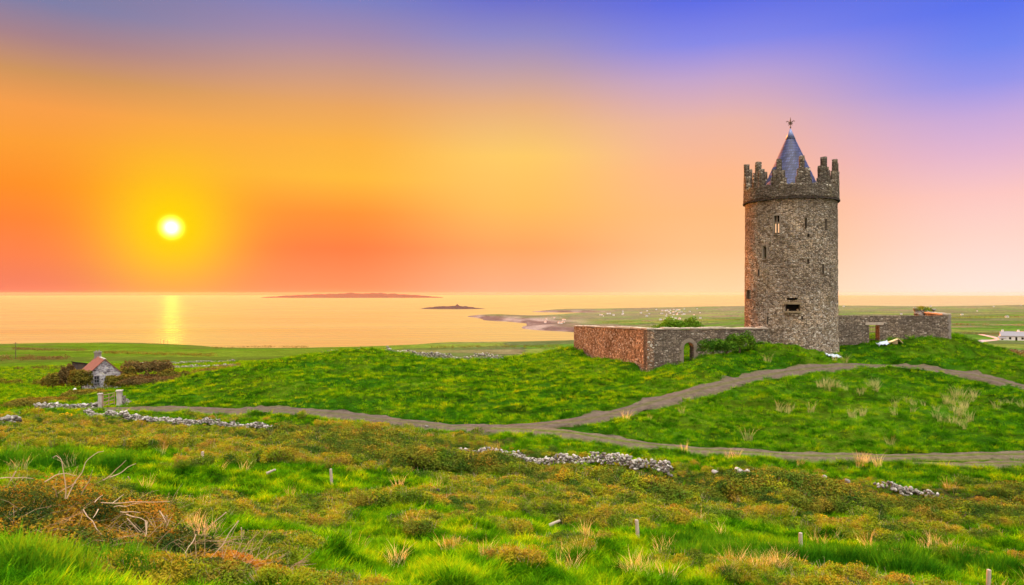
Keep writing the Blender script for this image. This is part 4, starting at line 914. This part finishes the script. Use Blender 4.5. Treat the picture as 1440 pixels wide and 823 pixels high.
hedge_line([(1345, 900), (1440, 860), (1560, 860)], 4.0, 4.5, SHRUB_O, 'dark hedge strip across the middle of the valley on the right', 47, 1400, .5)
hedge_line([(1200, 1500), (1320, 1450), (1440, 1500), (1560, 1500)], 6, 7, SHRUB_O, 'dark hedge strip high on the right hillside', 48, 1600, .8)
hedge_line([(850, 1900), (950, 1850), (1040, 1750)], 6, 7, SHRUB_O, 'dark tree belt in front of the distant white village', 49, 1600, .8)
hedge_line([(-30, 142), (20, 138), (64, 132)], 1.1, 1.2, SHRUB_O, 'low dark hedge across the green field just left of the cottage bushes', 51, 1600, .13)
hedge_line([(-40, 205), (40, 200), (100, 190)], 1.5, 1.4, SHRUB_B, 'thin brown hedge line in the field above the low dark one on the left', 52, 1400, .16)
hedge_line([(252, 128), (285, 130), (330, 138)], 1.5, 1.5, SHRUB_O, 'dark olive hedge bank below the thin stone wall right of the cottage', 53, 2400, .13)
hedge_line([(205, 92), (250, 90), (300, 84)], 1.0, 1.1, SHRUB_B, 'brown scrubby hedge on the left foot of the green hill', 54, 2200, .10)
hedge_line([(300, 640), (380, 620), (430, 600)], 2.4, 2.4, SHRUB_O, 'faint hedge near the shore edge right of the three tiny poles', 55, 900, .35)
# field gate
gp = on(141, 59.5); gq = on(168, 60)
for (p, w, h, lab, nst) in ((gp, .29, 1.15, 'slim pale gate pillar with a square cap on the left of the field gate', 0), (gq, .38, 1.25, 'stout pale gate pillar on the right of the field gate', 0)):
    o = empty('gate_pillar', p, .3); bm = bmesh.new(); vs_ = add_box(bm, (0, 0, h / 2 - .1), (w, w, h + .2)); bmesh.ops.subdivide_edges(bm, edges=bm.edges[:], cuts=4, use_grid_fill=True)
    for v in bm.verts: v.co += Vector((random.uniform(-.02, .02), random.uniform(-.02, .02), random.uniform(-.02, .02)))
    bm_obj('pillar', bm, LIME, o); bm = bmesh.new(); add_box(bm, (0, 0, h + .05), (w * 1.3, w * 1.3, .09)); bm_obj('cap', bm, LIME, o); tag(o, lab, 'gate pillar')
ga0, gb0 = gp + Vector((.25, -.05, .1)), gq + Vector((-.35, -.1, .1)); o = empty('field_gate', ga0); bm = bmesh.new(); dv = gb0 - ga0
for z in (.12, .4, .68, .98): add_tube(bm, [Vector((0, 0, z)), dv + Vector((0, 0, z + .06))], .03, .03, 6)
for t in (0.02, .5, .98): add_tube(bm, [dv * t + Vector((0, 0, .05)), dv * t + Vector((0, 0, 1.05))], .03, .03, 6)
bm_obj('gate_bar', bm, GATEW, o); bm = bmesh.new(); add_tube(bm, [Vector((0, .03, .12)), dv + Vector((0, .03, 1.0))], .025, .025, 6); bm_obj('brace', bm, GATEW, o)
tag(o, 'sagging wooden bar gate hung between two pale pillars near the cottage', 'gate')
# ------------------------------------------------------------------ stone walls
def dsw(label, rows, size, hgt, **k): return tag(drystone(rows, size, hgt, **k), label, 'stone wall')
dsw('broken pale stone wall poking from the hedge bank below the track junction', [(646, 37.6), (700, 36.3), (745, 35.2), (800, 33.6), (860, 32.6), (905, 31.9), (940, 31.6)], .15, (.4, .7), lift=.2)
dsw('low line of pale stones along the track on the left', [(120, 53), (150, 51.5), (200, 49.5), (260, 47.8), (320, 46), (402, 43.6)], .15, .45, lift=.08)
dsw('heap of a grey stone wall at the left edge of the photo', [(-60, 43), (-20, 42), (14, 41.5), (24, 42.5)], .26, 1.3)
dsw('short mossy stone wall beside the slim gate pillar', [(52, 58), (80, 57.5), (105, 58), (122, 59), (137, 59.6)], .2, .6, fill=.8)
dsw('rough stone wall stub right of the stout gate pillar', [(171, 60.2), (180, 61.5)], .22, 1.1)
dsw('long grey stone wall running along the crest of the green hill', [(545, 95), (580, 94), (620, 92), (660, 90), (706, 88)], .26, 1.05, tmpl=ICO1)
dsw('few stones of a wall on the low knoll left of the crest wall', [(446, 95), (480, 96), (505, 95)], .26, .55, tmpl=ICO1, fill=.8)
dsw('thin pale stone wall across the field right of the cottage', [(240, 185), (280, 178), (320, 172), (336, 160)], .32, .8, tmpl=ICO1)
dsw('pale stone wall stretching away in the plain behind the long brown hedge', [(195, 225), (240, 222), (290, 230), (330, 240)], .34, .8, tmpl=ICO1, fill=.8)
dsw('scatter of pale wall stones showing through the hedge bank on the right', [(1232, 30.9), (1262, 30.7), (1290, 30.5), (1322, 30.3)], .14, .42, fill=.66, lift=.2)
for px, d, s, dz, lab in ((1040, 31.6, .24, .55, 'pair-topped white stone on the hedge bank right of the broken wall'), (1006, 31.8, .17, .5, 'small white stone on the hedge bank just right of the broken wall end'), (1160, 31.2, .15, .6, 'small white stone between the broken wall and the right-hand scatter of stones'), (1192, 31.0, .16, .5, 'second small white stone nearest the right-hand scatter of wall stones'), (105, 103, .55, .3, 'pale boulder in the grass left of the cottage below the olive bush'), (600, 44.6, .16, .1, 'small white stone lying by the track before the junction')):
    p = on(px, d, dz); o = stones('boulder', [(0, 0, 0, s)] + ([(s * 1.3, 0, -.05, s * .7)] if 'pair' in lab else []), FSTONE); o.location = p; tag(o, lab, 'stone')
# ------------------------------------------------------------------ posts, poles, fallen wood
for px, yb, yt, mat, lab in ((285, 664, 641, WOODP, 'short weathered post in the rusty scrub on the left side'), (467, 688, 664, WOODP, 'thin weathered post standing where green grass meets the scrub'), (617, 708, 690, WOODD, 'short dark post stub in the scrub below the broken stone wall'), (898, 768, 737, WOODP, 'leaning pale post among grasses below the broken stone wall'), (1127, 790, 759, WOODP, 'pale post standing among green reeds'), (1390, 830, 793, WOODP, 'pale post standing at the bottom right edge')):
    d = hit(px, yb); b = on(px, d, -.15); h = (yb - yt) * d / F + .15; bm = bmesh.new(); lean = random.uniform(-.06, .06); w = .10
    add_tube(bm, [(0, 0, 0), (lean * .5, .01, h * .5), (lean, .0, h)], .055, .05, 7); bmesh.ops.create_icosphere(bm, subdivisions=1, radius=.05, matrix=Matrix.Translation((lean, 0, h)) @ Matrix.Diagonal((1, 1, .4, 1)))
    o = bm_obj('fence_post', bm, mat); o.location = b; tag(o, lab, 'post', 'old fence posts in the rough field')
for px, py, an, lab in ((381, 671, .5, 'short piece of driftwood lying in the grass on the left'), (780, 740, .3, 'short pale piece of wood lying in the scrub near the middle')):
    d = hit(px, py + 4); b = on(px, d, .28); bm = bmesh.new(); add_tube(bm, [(-.16, 0, -.05), (0, .02, .02), (.16, 0, .09)], .05, .035, 7); o = bm_obj('driftwood', bm, WOODP); o.location = b; tag(o, lab, 'wood')
def pole(px, d, h, lab, cross=True):
    b = on(px, d, -.3); bm = bmesh.new(); add_tube(bm, [(0, 0, 0), (0, 0, h + .3)], .16, .11, 7); o = empty('utility_pole', b); bm_obj('shaft', bm, WOODD, o)
    bm = bmesh.new(); add_box(bm, (0, 0, h - .3), (1.8, .14, .14), .3); bm_obj('crossarm', bm, WOODD, o); return tag(o, lab, 'pole', 'utility poles on the plain')
pole(22, 340, 8.0, 'tall dark utility pole at the left edge of the plain')
for px, hh, lab in ((226, 6.5, 'leftmost of the three tiny poles under the sun'), (230, 5, 'middle of the three tiny poles under the sun'), (236, 6, 'rightmost of the three tiny poles under the sun')): pole(px, 880, hh, lab)
# ------------------------------------------------------------------ farmhouses
def house(name, px, d, L, Wd, hh, rh, rz, wall, roof, label, cat='house', chim=True, wins=4, group=None, lift=0.0):
    b = on(px, d, -.2); b.z += lift; o = empty(name, b, rz); bm = bmesh.new(); add_prism(bm, [(-Wd / 2, -1.5), (Wd / 2, -1.5), (Wd / 2, hh), (0, hh + rh), (-Wd / 2, hh)], -L / 2, L / 2)
    bm_obj('wall', bm, wall, o); bm = bmesh.new(); rh2 = rh
    for s in (-1, 1):
        n_ = Vector((s * rh, 0, Wd / 2)).normalized() * .18; pts = [(s * .002, hh + rh + .02), (s * Wd / 2 * 1.08, hh - rh * .08 + .02), (s * Wd / 2 * 1.08 + n_.x, hh - rh * .08 + n_.z), (s * .002, hh + rh + .24)]
        add_prism(bm, pts, -L / 2 - .25, L / 2 + .25)
    r = bm_obj('roof', bm, roof, o)
    if chim:
        for q in (-.42, .42): bm = bmesh.new(); add_box(bm, (0, L * q, hh + rh + .45), (.8, 1.1, 1.3)); bm_obj('chimney', bm, WHITE, r)
    for k in range(wins):
        y = L * ((k + .5) / wins - .5); dr = wins > 2 and k == wins // 2
        for s in (1, -1):
            bm = bmesh.new(); add_box(bm, (s * (Wd / 2 + .02), y, hh * .42 if dr else hh * .55), (.07, 1.0 if dr else 1.1, hh * .8 if dr else hh * .42))
            bm_obj('door' if dr else 'window', bm, DARK, o)
    return tag(o, label, cat, group)
house('farmhouse', 1428, 420, 15, 6.5, 2.9, 2.3, math.radians(62), WHITE, SLATE_S, 'white farmhouse with grey roof in the green valley on the right', wins=5)
house('farmhouse', 1446, 428, 12, 6.5, 2.7, 2.6, math.radians(70), WHITE, PINKROOF, 'white farmhouse with pink roof cut by the right edge of the photo', wins=4)
house('outbuilding', 1409, 421, 3.5, 3, 1.6, .9, math.radians(62), WHITE, SLATE_S, 'tiny white outbuilding at the left end of the white farmhouse', 'shed', False, 1)
r1 = line([(1361, 318), (1366, 335), (1376, 372), (1386, 420)], 6.0); ribbon('road', r1, 5.5, simple_mat('grey_road', (.24, .21, .24), .9, .2, .3), .25, None, jit=.4)
r2 = line([(1376, 372), (1392, 400), (1404, 470), (1380, 560)], 8.0); ribbon('road', r2, 4.0, simple_mat('pink_road', (.36, .22, .20), .9, .2, .3), .3, None, jit=.4)
# the distant village: each house one small mesh, copied
def tiny_house(wall, roof):
    bm = bmesh.new(); L, Wd, hh, rh = 12, 7, 4.6, 2.8
    add_prism(bm, [(-Wd / 2, -4), (Wd / 2, -4), (Wd / 2, hh), (0, hh + rh), (-Wd / 2, hh)], -L / 2, L / 2)
    for s in (-1, 1): add_prism(bm, [(s * .003, hh + rh + .05), (s * Wd * .54, hh - rh * .08 + .05), (s * Wd * .54, hh - rh * .08 + .4), (s * .003, hh + rh + .4)], -L / 2 - .3, L / 2 + .3, mi=1)
    return bm_obj('village_house', bm, [wall, roof])
protos = [tiny_house(WHITE, SLATE_S), tiny_house(WHITE, PINKROOF)]
VG = 'white houses of the distant shore village'; spots = []
rg = random.Random(3)
for i in range(46):
    t = rg.random(); px = 897 + 94 * (rg.random() * .6 + t * .4); spots.append((px, rg.uniform(1950, 2750), 'v'))
for i in range(12): spots.append((rg.uniform(752, 800), rg.uniform(1950, 2500), 'c'))
for i in range(10): spots.append((rg.uniform(838, 885), rg.uniform(2300, 2800), 'v'))
for i in range(12): spots.append((rg.uniform(1185, 1470), rg.uniform(1500, 2900), 'h'))
used = [False, False]
for px, d, kd in spots:
    k = 1 if (kd == 'c' or rg.random() < .12) else 0; x = pxd(px, d); z = h1(x, d)
    if z < -87: continue
    if used[k]: o = protos[k].copy(); COL.objects.link(o)
    else: o = protos[k]; used[k] = True
    o.location = (x, d, z); o.rotation_euler = (0, 0, rg.uniform(0, 3.1)); s = rg.uniform(.35, .62); o.scale = (s, s, s)
    tag(o, {'v': 'tiny white house in the distant village beyond the courtyard bush', 'c': 'tiny pale house near the rocky shore point', 'h': 'tiny white house dotted on the far right hillside'}[kd], 'house', {'v': VG, 'c': 'houses near the rocky point', 'h': 'houses dotted on the far hillside'}[kd])
# ------------------------------------------------------------------ ground cover (uncountable): geometry-node scatters of small real meshes
def blades(n, spread, h0, h1_, w, lean, seed, mat, name, seg=3):
    rg = np.random.default_rng(seed); Vs, Fs = [], []; off = 0
    for i in range(n):
        r = spread * math.sqrt(rg.random()); a = rg.uniform(0, 6.283); b = np.array([r * math.cos(a), r * math.sin(a), -0.03]); h = rg.uniform(h0, h1_)
        la = a + rg.normal(0, .9); ll = h * lean * rg.uniform(.3, 1.2); dr = np.array([math.cos(la), math.sin(la), 0]); fa = rg.uniform(0, 6.283); sd = np.array([math.cos(fa), math.sin(fa), 0]) * w * rg.uniform(.7, 1.3)
        for k in range(seg + 1):
            t = k / seg; c = b + np.array([0, 0, h * (t - .18 * lean * t * t)]) + dr * ll * t ** 2; q = sd * (1 - t) ** .7 if k < seg else sd * .06
            Vs += [c - q, c + q]
        for k in range(seg): Fs.append([off + 2 * k, off + 2 * k + 1, off + 2 * k + 3, off + 2 * k + 2])
        off += 2 * (seg + 1)
    return mesh_np(name, np.array(Vs), np.array(Fs), mat, None, True, link=False)
def scrub_clump(seed, mat, twig, name, n=1150, leaf=.032):
    rg = np.random.default_rng(seed)
    lob = [(rg.uniform(-.25, .25), rg.uniform(-.25, .25), .16, rg.uniform(.25, .42), rg.uniform(.25, .42), rg.uniform(.22, .40)) for _ in range(4)]
    V, Fq = leaf_cloud(lob, n, leaf, seed, .5, .5); mi = np.zeros(len(Fq), int); Vs, Fs, ms = [V], [Fq], [mi]; off = len(V)
    for i in range(26):                                            # thin stems sticking out
        a = rg.uniform(0, 6.283); r = rg.uniform(0, .3); p0 = np.array([r * math.cos(a), r * math.sin(a), .02]); d = np.array([math.cos(a) * rg.uniform(.2, .8), math.sin(a) * rg.uniform(.2, .8), 1.0]); d /= np.linalg.norm(d); ln = rg.uniform(.3, .62)
        s = np.cross(d, rg.normal(0, 1, 3)); s = s / np.linalg.norm(s) * .006; p1 = p0 + d * ln + np.array([0, 0, -.06])
        Vs.append(np.array([p0 - s, p0 + s, p1 + s * .4, p1 - s * .4])); Fs.append(np.array([[off, off + 1, off + 2, off + 3]])); ms.append(np.ones(1, int)); off += 4
    return mesh_np(name, np.concatenate(Vs), np.concatenate(Fs), [mat, twig], None, mi=np.concatenate(ms), link=False)
def scatter(name, pts, sc, ix, protos, label, tilt=.12):
    cl = bpy.data.collections.new(name + '_kinds')
    for i, p in enumerate(protos): p.name = f'{chr(97 + i)}_{name}'; cl.objects.link(p)
    me = bpy.data.meshes.new(name); me.vertices.add(len(pts)); me.vertices.foreach_set('co', np.asarray(pts, np.float32).ravel())
    o = bpy.data.objects.new(name, me); COL.objects.link(o); attr(o, 'sc', sc)
    a = me.attributes.new('ix', 'INT', 'POINT'); a.data.foreach_set('value', np.asarray(ix, np.int32))
    rot = np.c_[RNG.normal(0, tilt, len(pts)), RNG.normal(0, tilt, len(pts)), RNG.uniform(0, 6.283, len(pts))]; attr(o, 'rot', rot)
    g = bpy.data.node_groups.new(name + '_scatter', 'GeometryNodeTree'); g.interface.new_socket('Geometry', in_out='INPUT', socket_type='NodeSocketGeometry'); g.interface.new_socket('Geometry', in_out='OUTPUT', socket_type='NodeSocketGeometry')
    N = g.nodes; gi = N.new('NodeGroupInput'); go = N.new('NodeGroupOutput'); ci = N.new('GeometryNodeCollectionInfo'); ci.inputs['Collection'].default_value = cl; ci.inputs['Separate Children'].default_value = True; ci.inputs['Reset Children'].default_value = True
    ip = N.new('GeometryNodeInstanceOnPoints'); ip.inputs['Pick Instance'].default_value = True
    def na(nm, ty): q = N.new('GeometryNodeInputNamedAttribute'); q.data_type = ty; q.inputs['Name'].default_value = nm; return q.outputs[0]
    K = g.links.new; K(gi.outputs[0], ip.inputs['Points']); K(ci.outputs[0], ip.inputs['Instance']); K(na('ix', 'INT'), ip.inputs['Instance Index']); K(na('rot', 'FLOAT_VECTOR'), ip.inputs['Rotation']); K(na('sc', 'FLOAT'), ip.inputs['Scale']); K(ip.outputs[0], go.inputs[0])
    md = o.modifiers.new('scatter', 'NODES'); md.node_group = g
    return tag(o, label, None, None, 'stuff')
def sample(n, d0, d1, amax=45):
    th = np.radians(RNG.uniform(-amax, amax, n)); d = np.exp(RNG.uniform(math.log(d0), math.log(d1), n)); return d * np.tan(th), d
def info(x, y):
    z = H(x, y); px = CX + F * x / y; py = HY - F * z / y; return z, px, py
# --- grass
x, y = sample(190000, 6.5, 125.0); xe, ye = sample(40000, 120.0, 240.0); sel = xe / ye < -0.28; x, y = np.r_[x, xe[sel]], np.r_[y, ye[sel]]; z, px, py = info(x, y); tmk = track_mask(x, y); sm_ = scrub_mask(px, py, x, y)
hum = fbm(x * .55, y * .9, 3); hum2 = fbm(x * 1.3, y * 1.7, 5, 3)
def blob(px, py, L):
    m = np.zeros(len(px))
    for cx, cy, rx, ry in L: m = np.maximum(m, np.exp(-(((px - cx) / rx) ** 2 + ((py - cy) / ry) ** 2) ** 2))
    return m
reed = blob(px, py, [(1180, 790, 190, 16), (985, 775, 70, 16), (1340, 800, 100, 14), (90, 652, 120, 10), (130, 812, 150, 14), (1330, 745, 40, 10), (60, 565, 0.1, .1)]) * fbm(x * .8, y * .8, 61) > .33
# inside the tower or the walls: no grass
clear = (np.hypot(x - TC.x, y - TC.y) > TR + .05)
keep = clear & ((tmk > .22 + .4 * RNG.random(len(x))) | (RNG.random(len(x)) < np.where(poly_dist(x, y, TRACK_LOW) < .35, .45, .10))) & (RNG.random(len(x)) > sm_ * .75) & (RNG.random(len(x)) < np.clip(hum2 * 2.6 - .45, .12, 1)) & (px > -290) & (px < 1730)
base_s = np.interp(y, [8, 14, 25, 45, 70, 125, 420], [.26, .29, .32, .34, .42, .66, 1.0]) * RNG.uniform(.55, 1.3, len(x)) * (.25 + .6 * hum + .95 * hum2) * np.where(tmk < .4, .4, 1)
kx = RNG.integers(0, 4, len(x)); g_ = keep & ~reed
scatter('grass', np.c_[x, y, z][g_], base_s[g_], kx[g_], [blades(34, .55, .25, .75, .022, .9, 100 + i, GRASS, 'tuft') for i in range(4)], 'short green grass over the hills and rough meadow')
r_ = keep & reed
scatter('reeds', np.c_[x, y, z][r_], base_s[r_] * 1.15, kx[r_] % 2, [blades(22, .38, .6, 1.25, .026, .45, 200 + i, REED, 'reed') for i in range(2)], 'tall fresh green grass in patches of the foreground')
# --- straw
n = 16000; x, y = sample(n, 14, 66); z, px, py = info(x, y)
st = blob(px, py, [(1325, 585, 45, 16), (1310, 572, 60, 8), (1215, 585, 30, 7), (1270, 590, 20, 6), (1115, 583, 22, 6), (1030, 567, 12, 6), (1190, 548, 60, 8), (1400, 577, 40, 7), (1370, 560, 30, 6), (1130, 512, 40, 6), (1180, 510, 40, 5), (1025, 537, 14, 5), (1215, 655, 22, 6), (1340, 650, 30, 6), (960, 580, 5, 5), (1350, 600, 10, 8)]) 
st2 = blob(px, py, [(1060, 805, 50, 12), (1010, 815, 40, 10), (380, 790, 50, 14), (470, 800, 40, 12), (60, 660, 60, 5), (230, 740, 60, 20), (920, 815, 40, 8), (1340, 780, 60, 10), (1190, 770, 50, 8), (560, 790, 20, 10), (700, 795, 20, 8)])
nn = fbm(x * .8, y * .8, 71)
k_ = ((RNG.random(n) < st * np.clip((nn - .3) * 3, 0, 1)) | (RNG.random(n) < .2 * st2) | (RNG.random(n) < .010 * (y < 45))) & (track_mask(x, y) > .6)
scatter('straw', np.c_[x, y, z][k_], (np.interp(y, [14, 30, 60], [.5, .6, .85]) * RNG.uniform(.6, 1.2, n))[k_], RNG.integers(0, 2, n)[k_], [blades(26, .30, .6, 1.3, .012, .6, 300 + i, STRAW, 'straw') for i in range(2)], 'dry pale grass stalks standing in the green')
# --- scrub
x, y = sample(68000, 8.5, 66.0); z, px, py = info(x, y); s_ = scrub_mask(px, py, x, y); n = len(x)
bank = np.exp(-((py - np.interp(px, [0, 400, 650, 940, 1440], [605, 622, 650, 690, 718])) / 18.0) ** 2) * (px > 380)
k_ = (RNG.random(n) < s_ * .8 + bank * .45) & (track_mask(x, y) > .95) & (px > -290) & (px < 1730)
ssz = np.interp(y, [8, 14, 25, 45, 66], [.42, .52, .72, .95, 1.1]) * RNG.uniform(.55, 1.25, n) * (.6 + .8 * fbm(x * .6, y * .6, 81))
ssz *= 1 + .75 * bank * (px > 380)
wl = np.minimum(poly_dist(x, y - .0, line([(646, 37.6), (700, 36.3), (745, 35.2), (800, 33.6), (860, 32.6), (905, 31.9), (940, 31.6)], .4)), poly_dist(x, y, line([(120, 53), (200, 49.5), (260, 47.8), (320, 46), (402, 43.6)], .4)))
wl = np.minimum(wl, poly_dist(x, y, line([(1232, 30.9), (1262, 30.7), (1290, 30.5), (1322, 30.3)], .4)))
ssz *= np.clip(.30 + .28 * (wl - .8), .30, 1)
br_ = RNG.random(n) < np.where((px > 380) & (bank > .25), .85, .2)
scatter('scrub', np.c_[x, y, z][k_], ssz[k_], np.where(br_, RNG.integers(3, 6, n), RNG.integers(0, 3, n))[k_], [scrub_clump(400 + i, SCRUB, TWIG, 'clump') for i in range(3)] + [scrub_clump(410 + i, BRAMBLE, TWIGD, 'clump') for i in range(3)], 'low rusty bramble and heath covering the rough field')
# ------------------------------------------------------------------ bramble thickets in the left foreground
def thicket(label, c, lobes, stems, n, seed, dmid):
    o = empty('bramble_thicket', c); V, Fq = leaf_cloud([(a - c.x, b - c.y, z - c.z, *r) for a, b, z, *r in lobes], int(n * 2.3), .024, seed, .45, .4)
    mesh_np('foliage', V, Fq, THICK, o)
    bm = bmesh.new(); rg = random.Random(seed)
    for i in range(260):
        a, b, z, rx, ry, rz = rg.choice(lobes); an = rg.uniform(0, 6.283); q = Vector((a + rx * .7 * math.cos(an), b + ry * .7 * math.sin(an), z + rz * rg.uniform(.1, .7))) - c
        d = Vector((math.cos(an) + rg.uniform(-.6, .9), math.sin(an) * .6, rg.uniform(-.2, .9))).normalized() * rg.uniform(.25, .6)
        add_tube(bm, [q, q + d * .5 + Vector((0, 0, .04)), q + d], .005, .002, 4)
    bm_obj('twigs', bm, TWIGB, o)
    for k, pts in enumerate(stems):
        q_ = [pts[0]]
        for a_, b_ in zip(pts, pts[1:]):
            ln = math.hypot(b_[0] - a_[0], b_[1] - a_[1]); j_ = min(5.0, ln * .09)
            q_ += [((a_[0] + b_[0]) / 2 + rg.uniform(-j_, j_), (a_[1] + b_[1]) / 2 + rg.uniform(-j_, j_)), b_]
        pts = q_; bm = bmesh.new(); d0 = dmid + rg.uniform(-.5, .4); dd = rg.uniform(-.35, .35)
        P3 = [P(px, py, d0 + dd * i / max(1, len(pts) - 1)) - c for i, (px, py) in enumerate(pts)]
        cr = [Vector(v) for v in catmull([tuple(p) for p in P3], .05)]
        add_tube(bm, cr, .009, .004, 6); bm_obj('dead_stem', bm, TWIG, o)
    return tag(o, label, 'bramble')
THICK = leaf_mat('thicket_leaves', [(0.15, (0.02, 0.045, 0.010)), (0.42, (0.06, 0.085, 0.012)), (0.55, (0.24, 0.15, 0.012)), (0.8, (0.33, 0.15, 0.02))], 1.6, .25, .35)
def c6(L): return [(x / 4.054, 620 + y / 4.054) for x, y in L]
def c1(L): return [(x / 3.13, 560 + y / 3.13) for x, y in L]
S1 = [c6(s) for s in ([(372, 330), (366, 200), (350, 110), (322, 85), (300, 95)], [(380, 330), (430, 230), (490, 120), (560, 65), (590, 60)], [(325, 320), (318, 285), (300, 262)], [(255, 235), (320, 195), (380, 185), (432, 200)], [(465, 305), (508, 230), (527, 168)], [(590, 225), (660, 165), (718, 112)], [(625, 208), (700, 175), (775, 130)],
     [(475, 392), (530, 460), (575, 530), (602, 610), (606, 690)], [(640, 358), (670, 335), (705, 305)], [(575, 352), (760, 348), (970, 346)], [(650, 377), (720, 375), (800, 355)], [(685, 405), (740, 404), (800, 411)], [(720, 420), (800, 440), (840, 458)], [(838, 462), (836, 500), (828, 545)], [(0, 213), (90, 212), (190, 216)], [(560, 390), (530, 440)], [(910, 400), (945, 440), (930, 505)], [(312, 488), (330, 540), (372, 592)], [(430, 240), (400, 260), (330, 300)], [(540, 350), (585, 310)], [(730, 205), (742, 225)], [(90, 175), (60, 230)])]
S2 = [c1(s) for s in ([(1050, 540), (985, 640), (922, 710), (905, 765)], [(862, 600), (830, 655), (798, 695)], [(995, 503), (950, 540), (900, 582)], [(640, 538), (646, 602)], [(735, 518), (728, 580)], [(1062, 570), (1062, 625)], [(705, 500), (730, 545)], [(560, 530), (620, 590)])]
def lob(px, d, rx, ry, rz, up=.1): p = on(px, d); return (p.x, p.y, p.z + up, rx, ry, rz)
c = on(110, 12.6)
thicket('large rusty bramble thicket with arching dead stems in the left foreground', c, [lob(10, 12.3, 1.0, .9, .75), lob(75, 12.4, 1.0, .9, .92), lob(140, 12.8, .9, .8, .80), lob(195, 13.2, .75, .7, .70), lob(-60, 12, 1.0, .9, .75), lob(50, 11.5, .9, .7, .55), lob(130, 11.6, .8, .6, .48), lob(20, 10.9, .8, .6, .42), lob(95, 10.9, .8, .6, .42), lob(170, 11.3, .7, .6, .40), lob(235, 12.0, .7, .6, .42)], S1, 26000, 5, 11.5)
c = on(300, 11.2)
thicket('lower bramble thicket with pale dead stems right of the large one', c, [lob(260, 12.0, .75, .6, .45), lob(310, 11.3, .8, .6, .50), lob(365, 10.9, .65, .6, .40), lob(225, 12.3, .6, .5, .35), (on(300, 10.4).x, 10.4, on(300, 10.4).z + .05, .7, .5, .35)], S2, 14000, 6, 10.6)
# a few flowering plants
def flower(px, py, w, h, label, seed, n=240):
    d = hit(px, py); b = on(px, d); o = empty('flowering_plant', b); V, Fq = leaf_cloud([(0, 0, h * .45, w * .5, w * .4, h * .5)], n, .05, seed); mesh_np('foliage', V, Fq, SHRUB_G, o)
    V, Fq = leaf_cloud([(0, -.03, h * .62, w * .5, w * .4, h * .42)], n // 2, .04, seed + 1, .2); mesh_np('blossom', V, Fq, YELLOW, o); return tag(o, label, 'plant')
flower(1155, 738, .55, .5, 'clump of bright yellow flowers in the scrub below the right wall stones', 31)
flower(92, 592, .8, .6, 'yellow flowering bush on the bank below the mossy wall', 32)
# ------------------------------------------------------------------ sea air: one even box of haze round the whole scene
bm = bmesh.new(); r = 33500.0; add_box(bm, (0, 0, (24 - 99) / 2), (2 * r, 2 * r, 24 + 99))
m = bpy.data.materials.new('sea_haze'); m.use_nodes = True; T = NT(m.node_tree)
pv = T.n('ShaderNodeVolumePrincipled', {'Color': (0.72, 0.50, 0.36, 1), 'Density': 1.1e-5, 'Anisotropy': 0.3}); T.n('ShaderNodeOutputMaterial', {'Volume': pv.outputs[0]})
hz = bm_obj('haze', bm, m); tag(hz, kind='stuff')
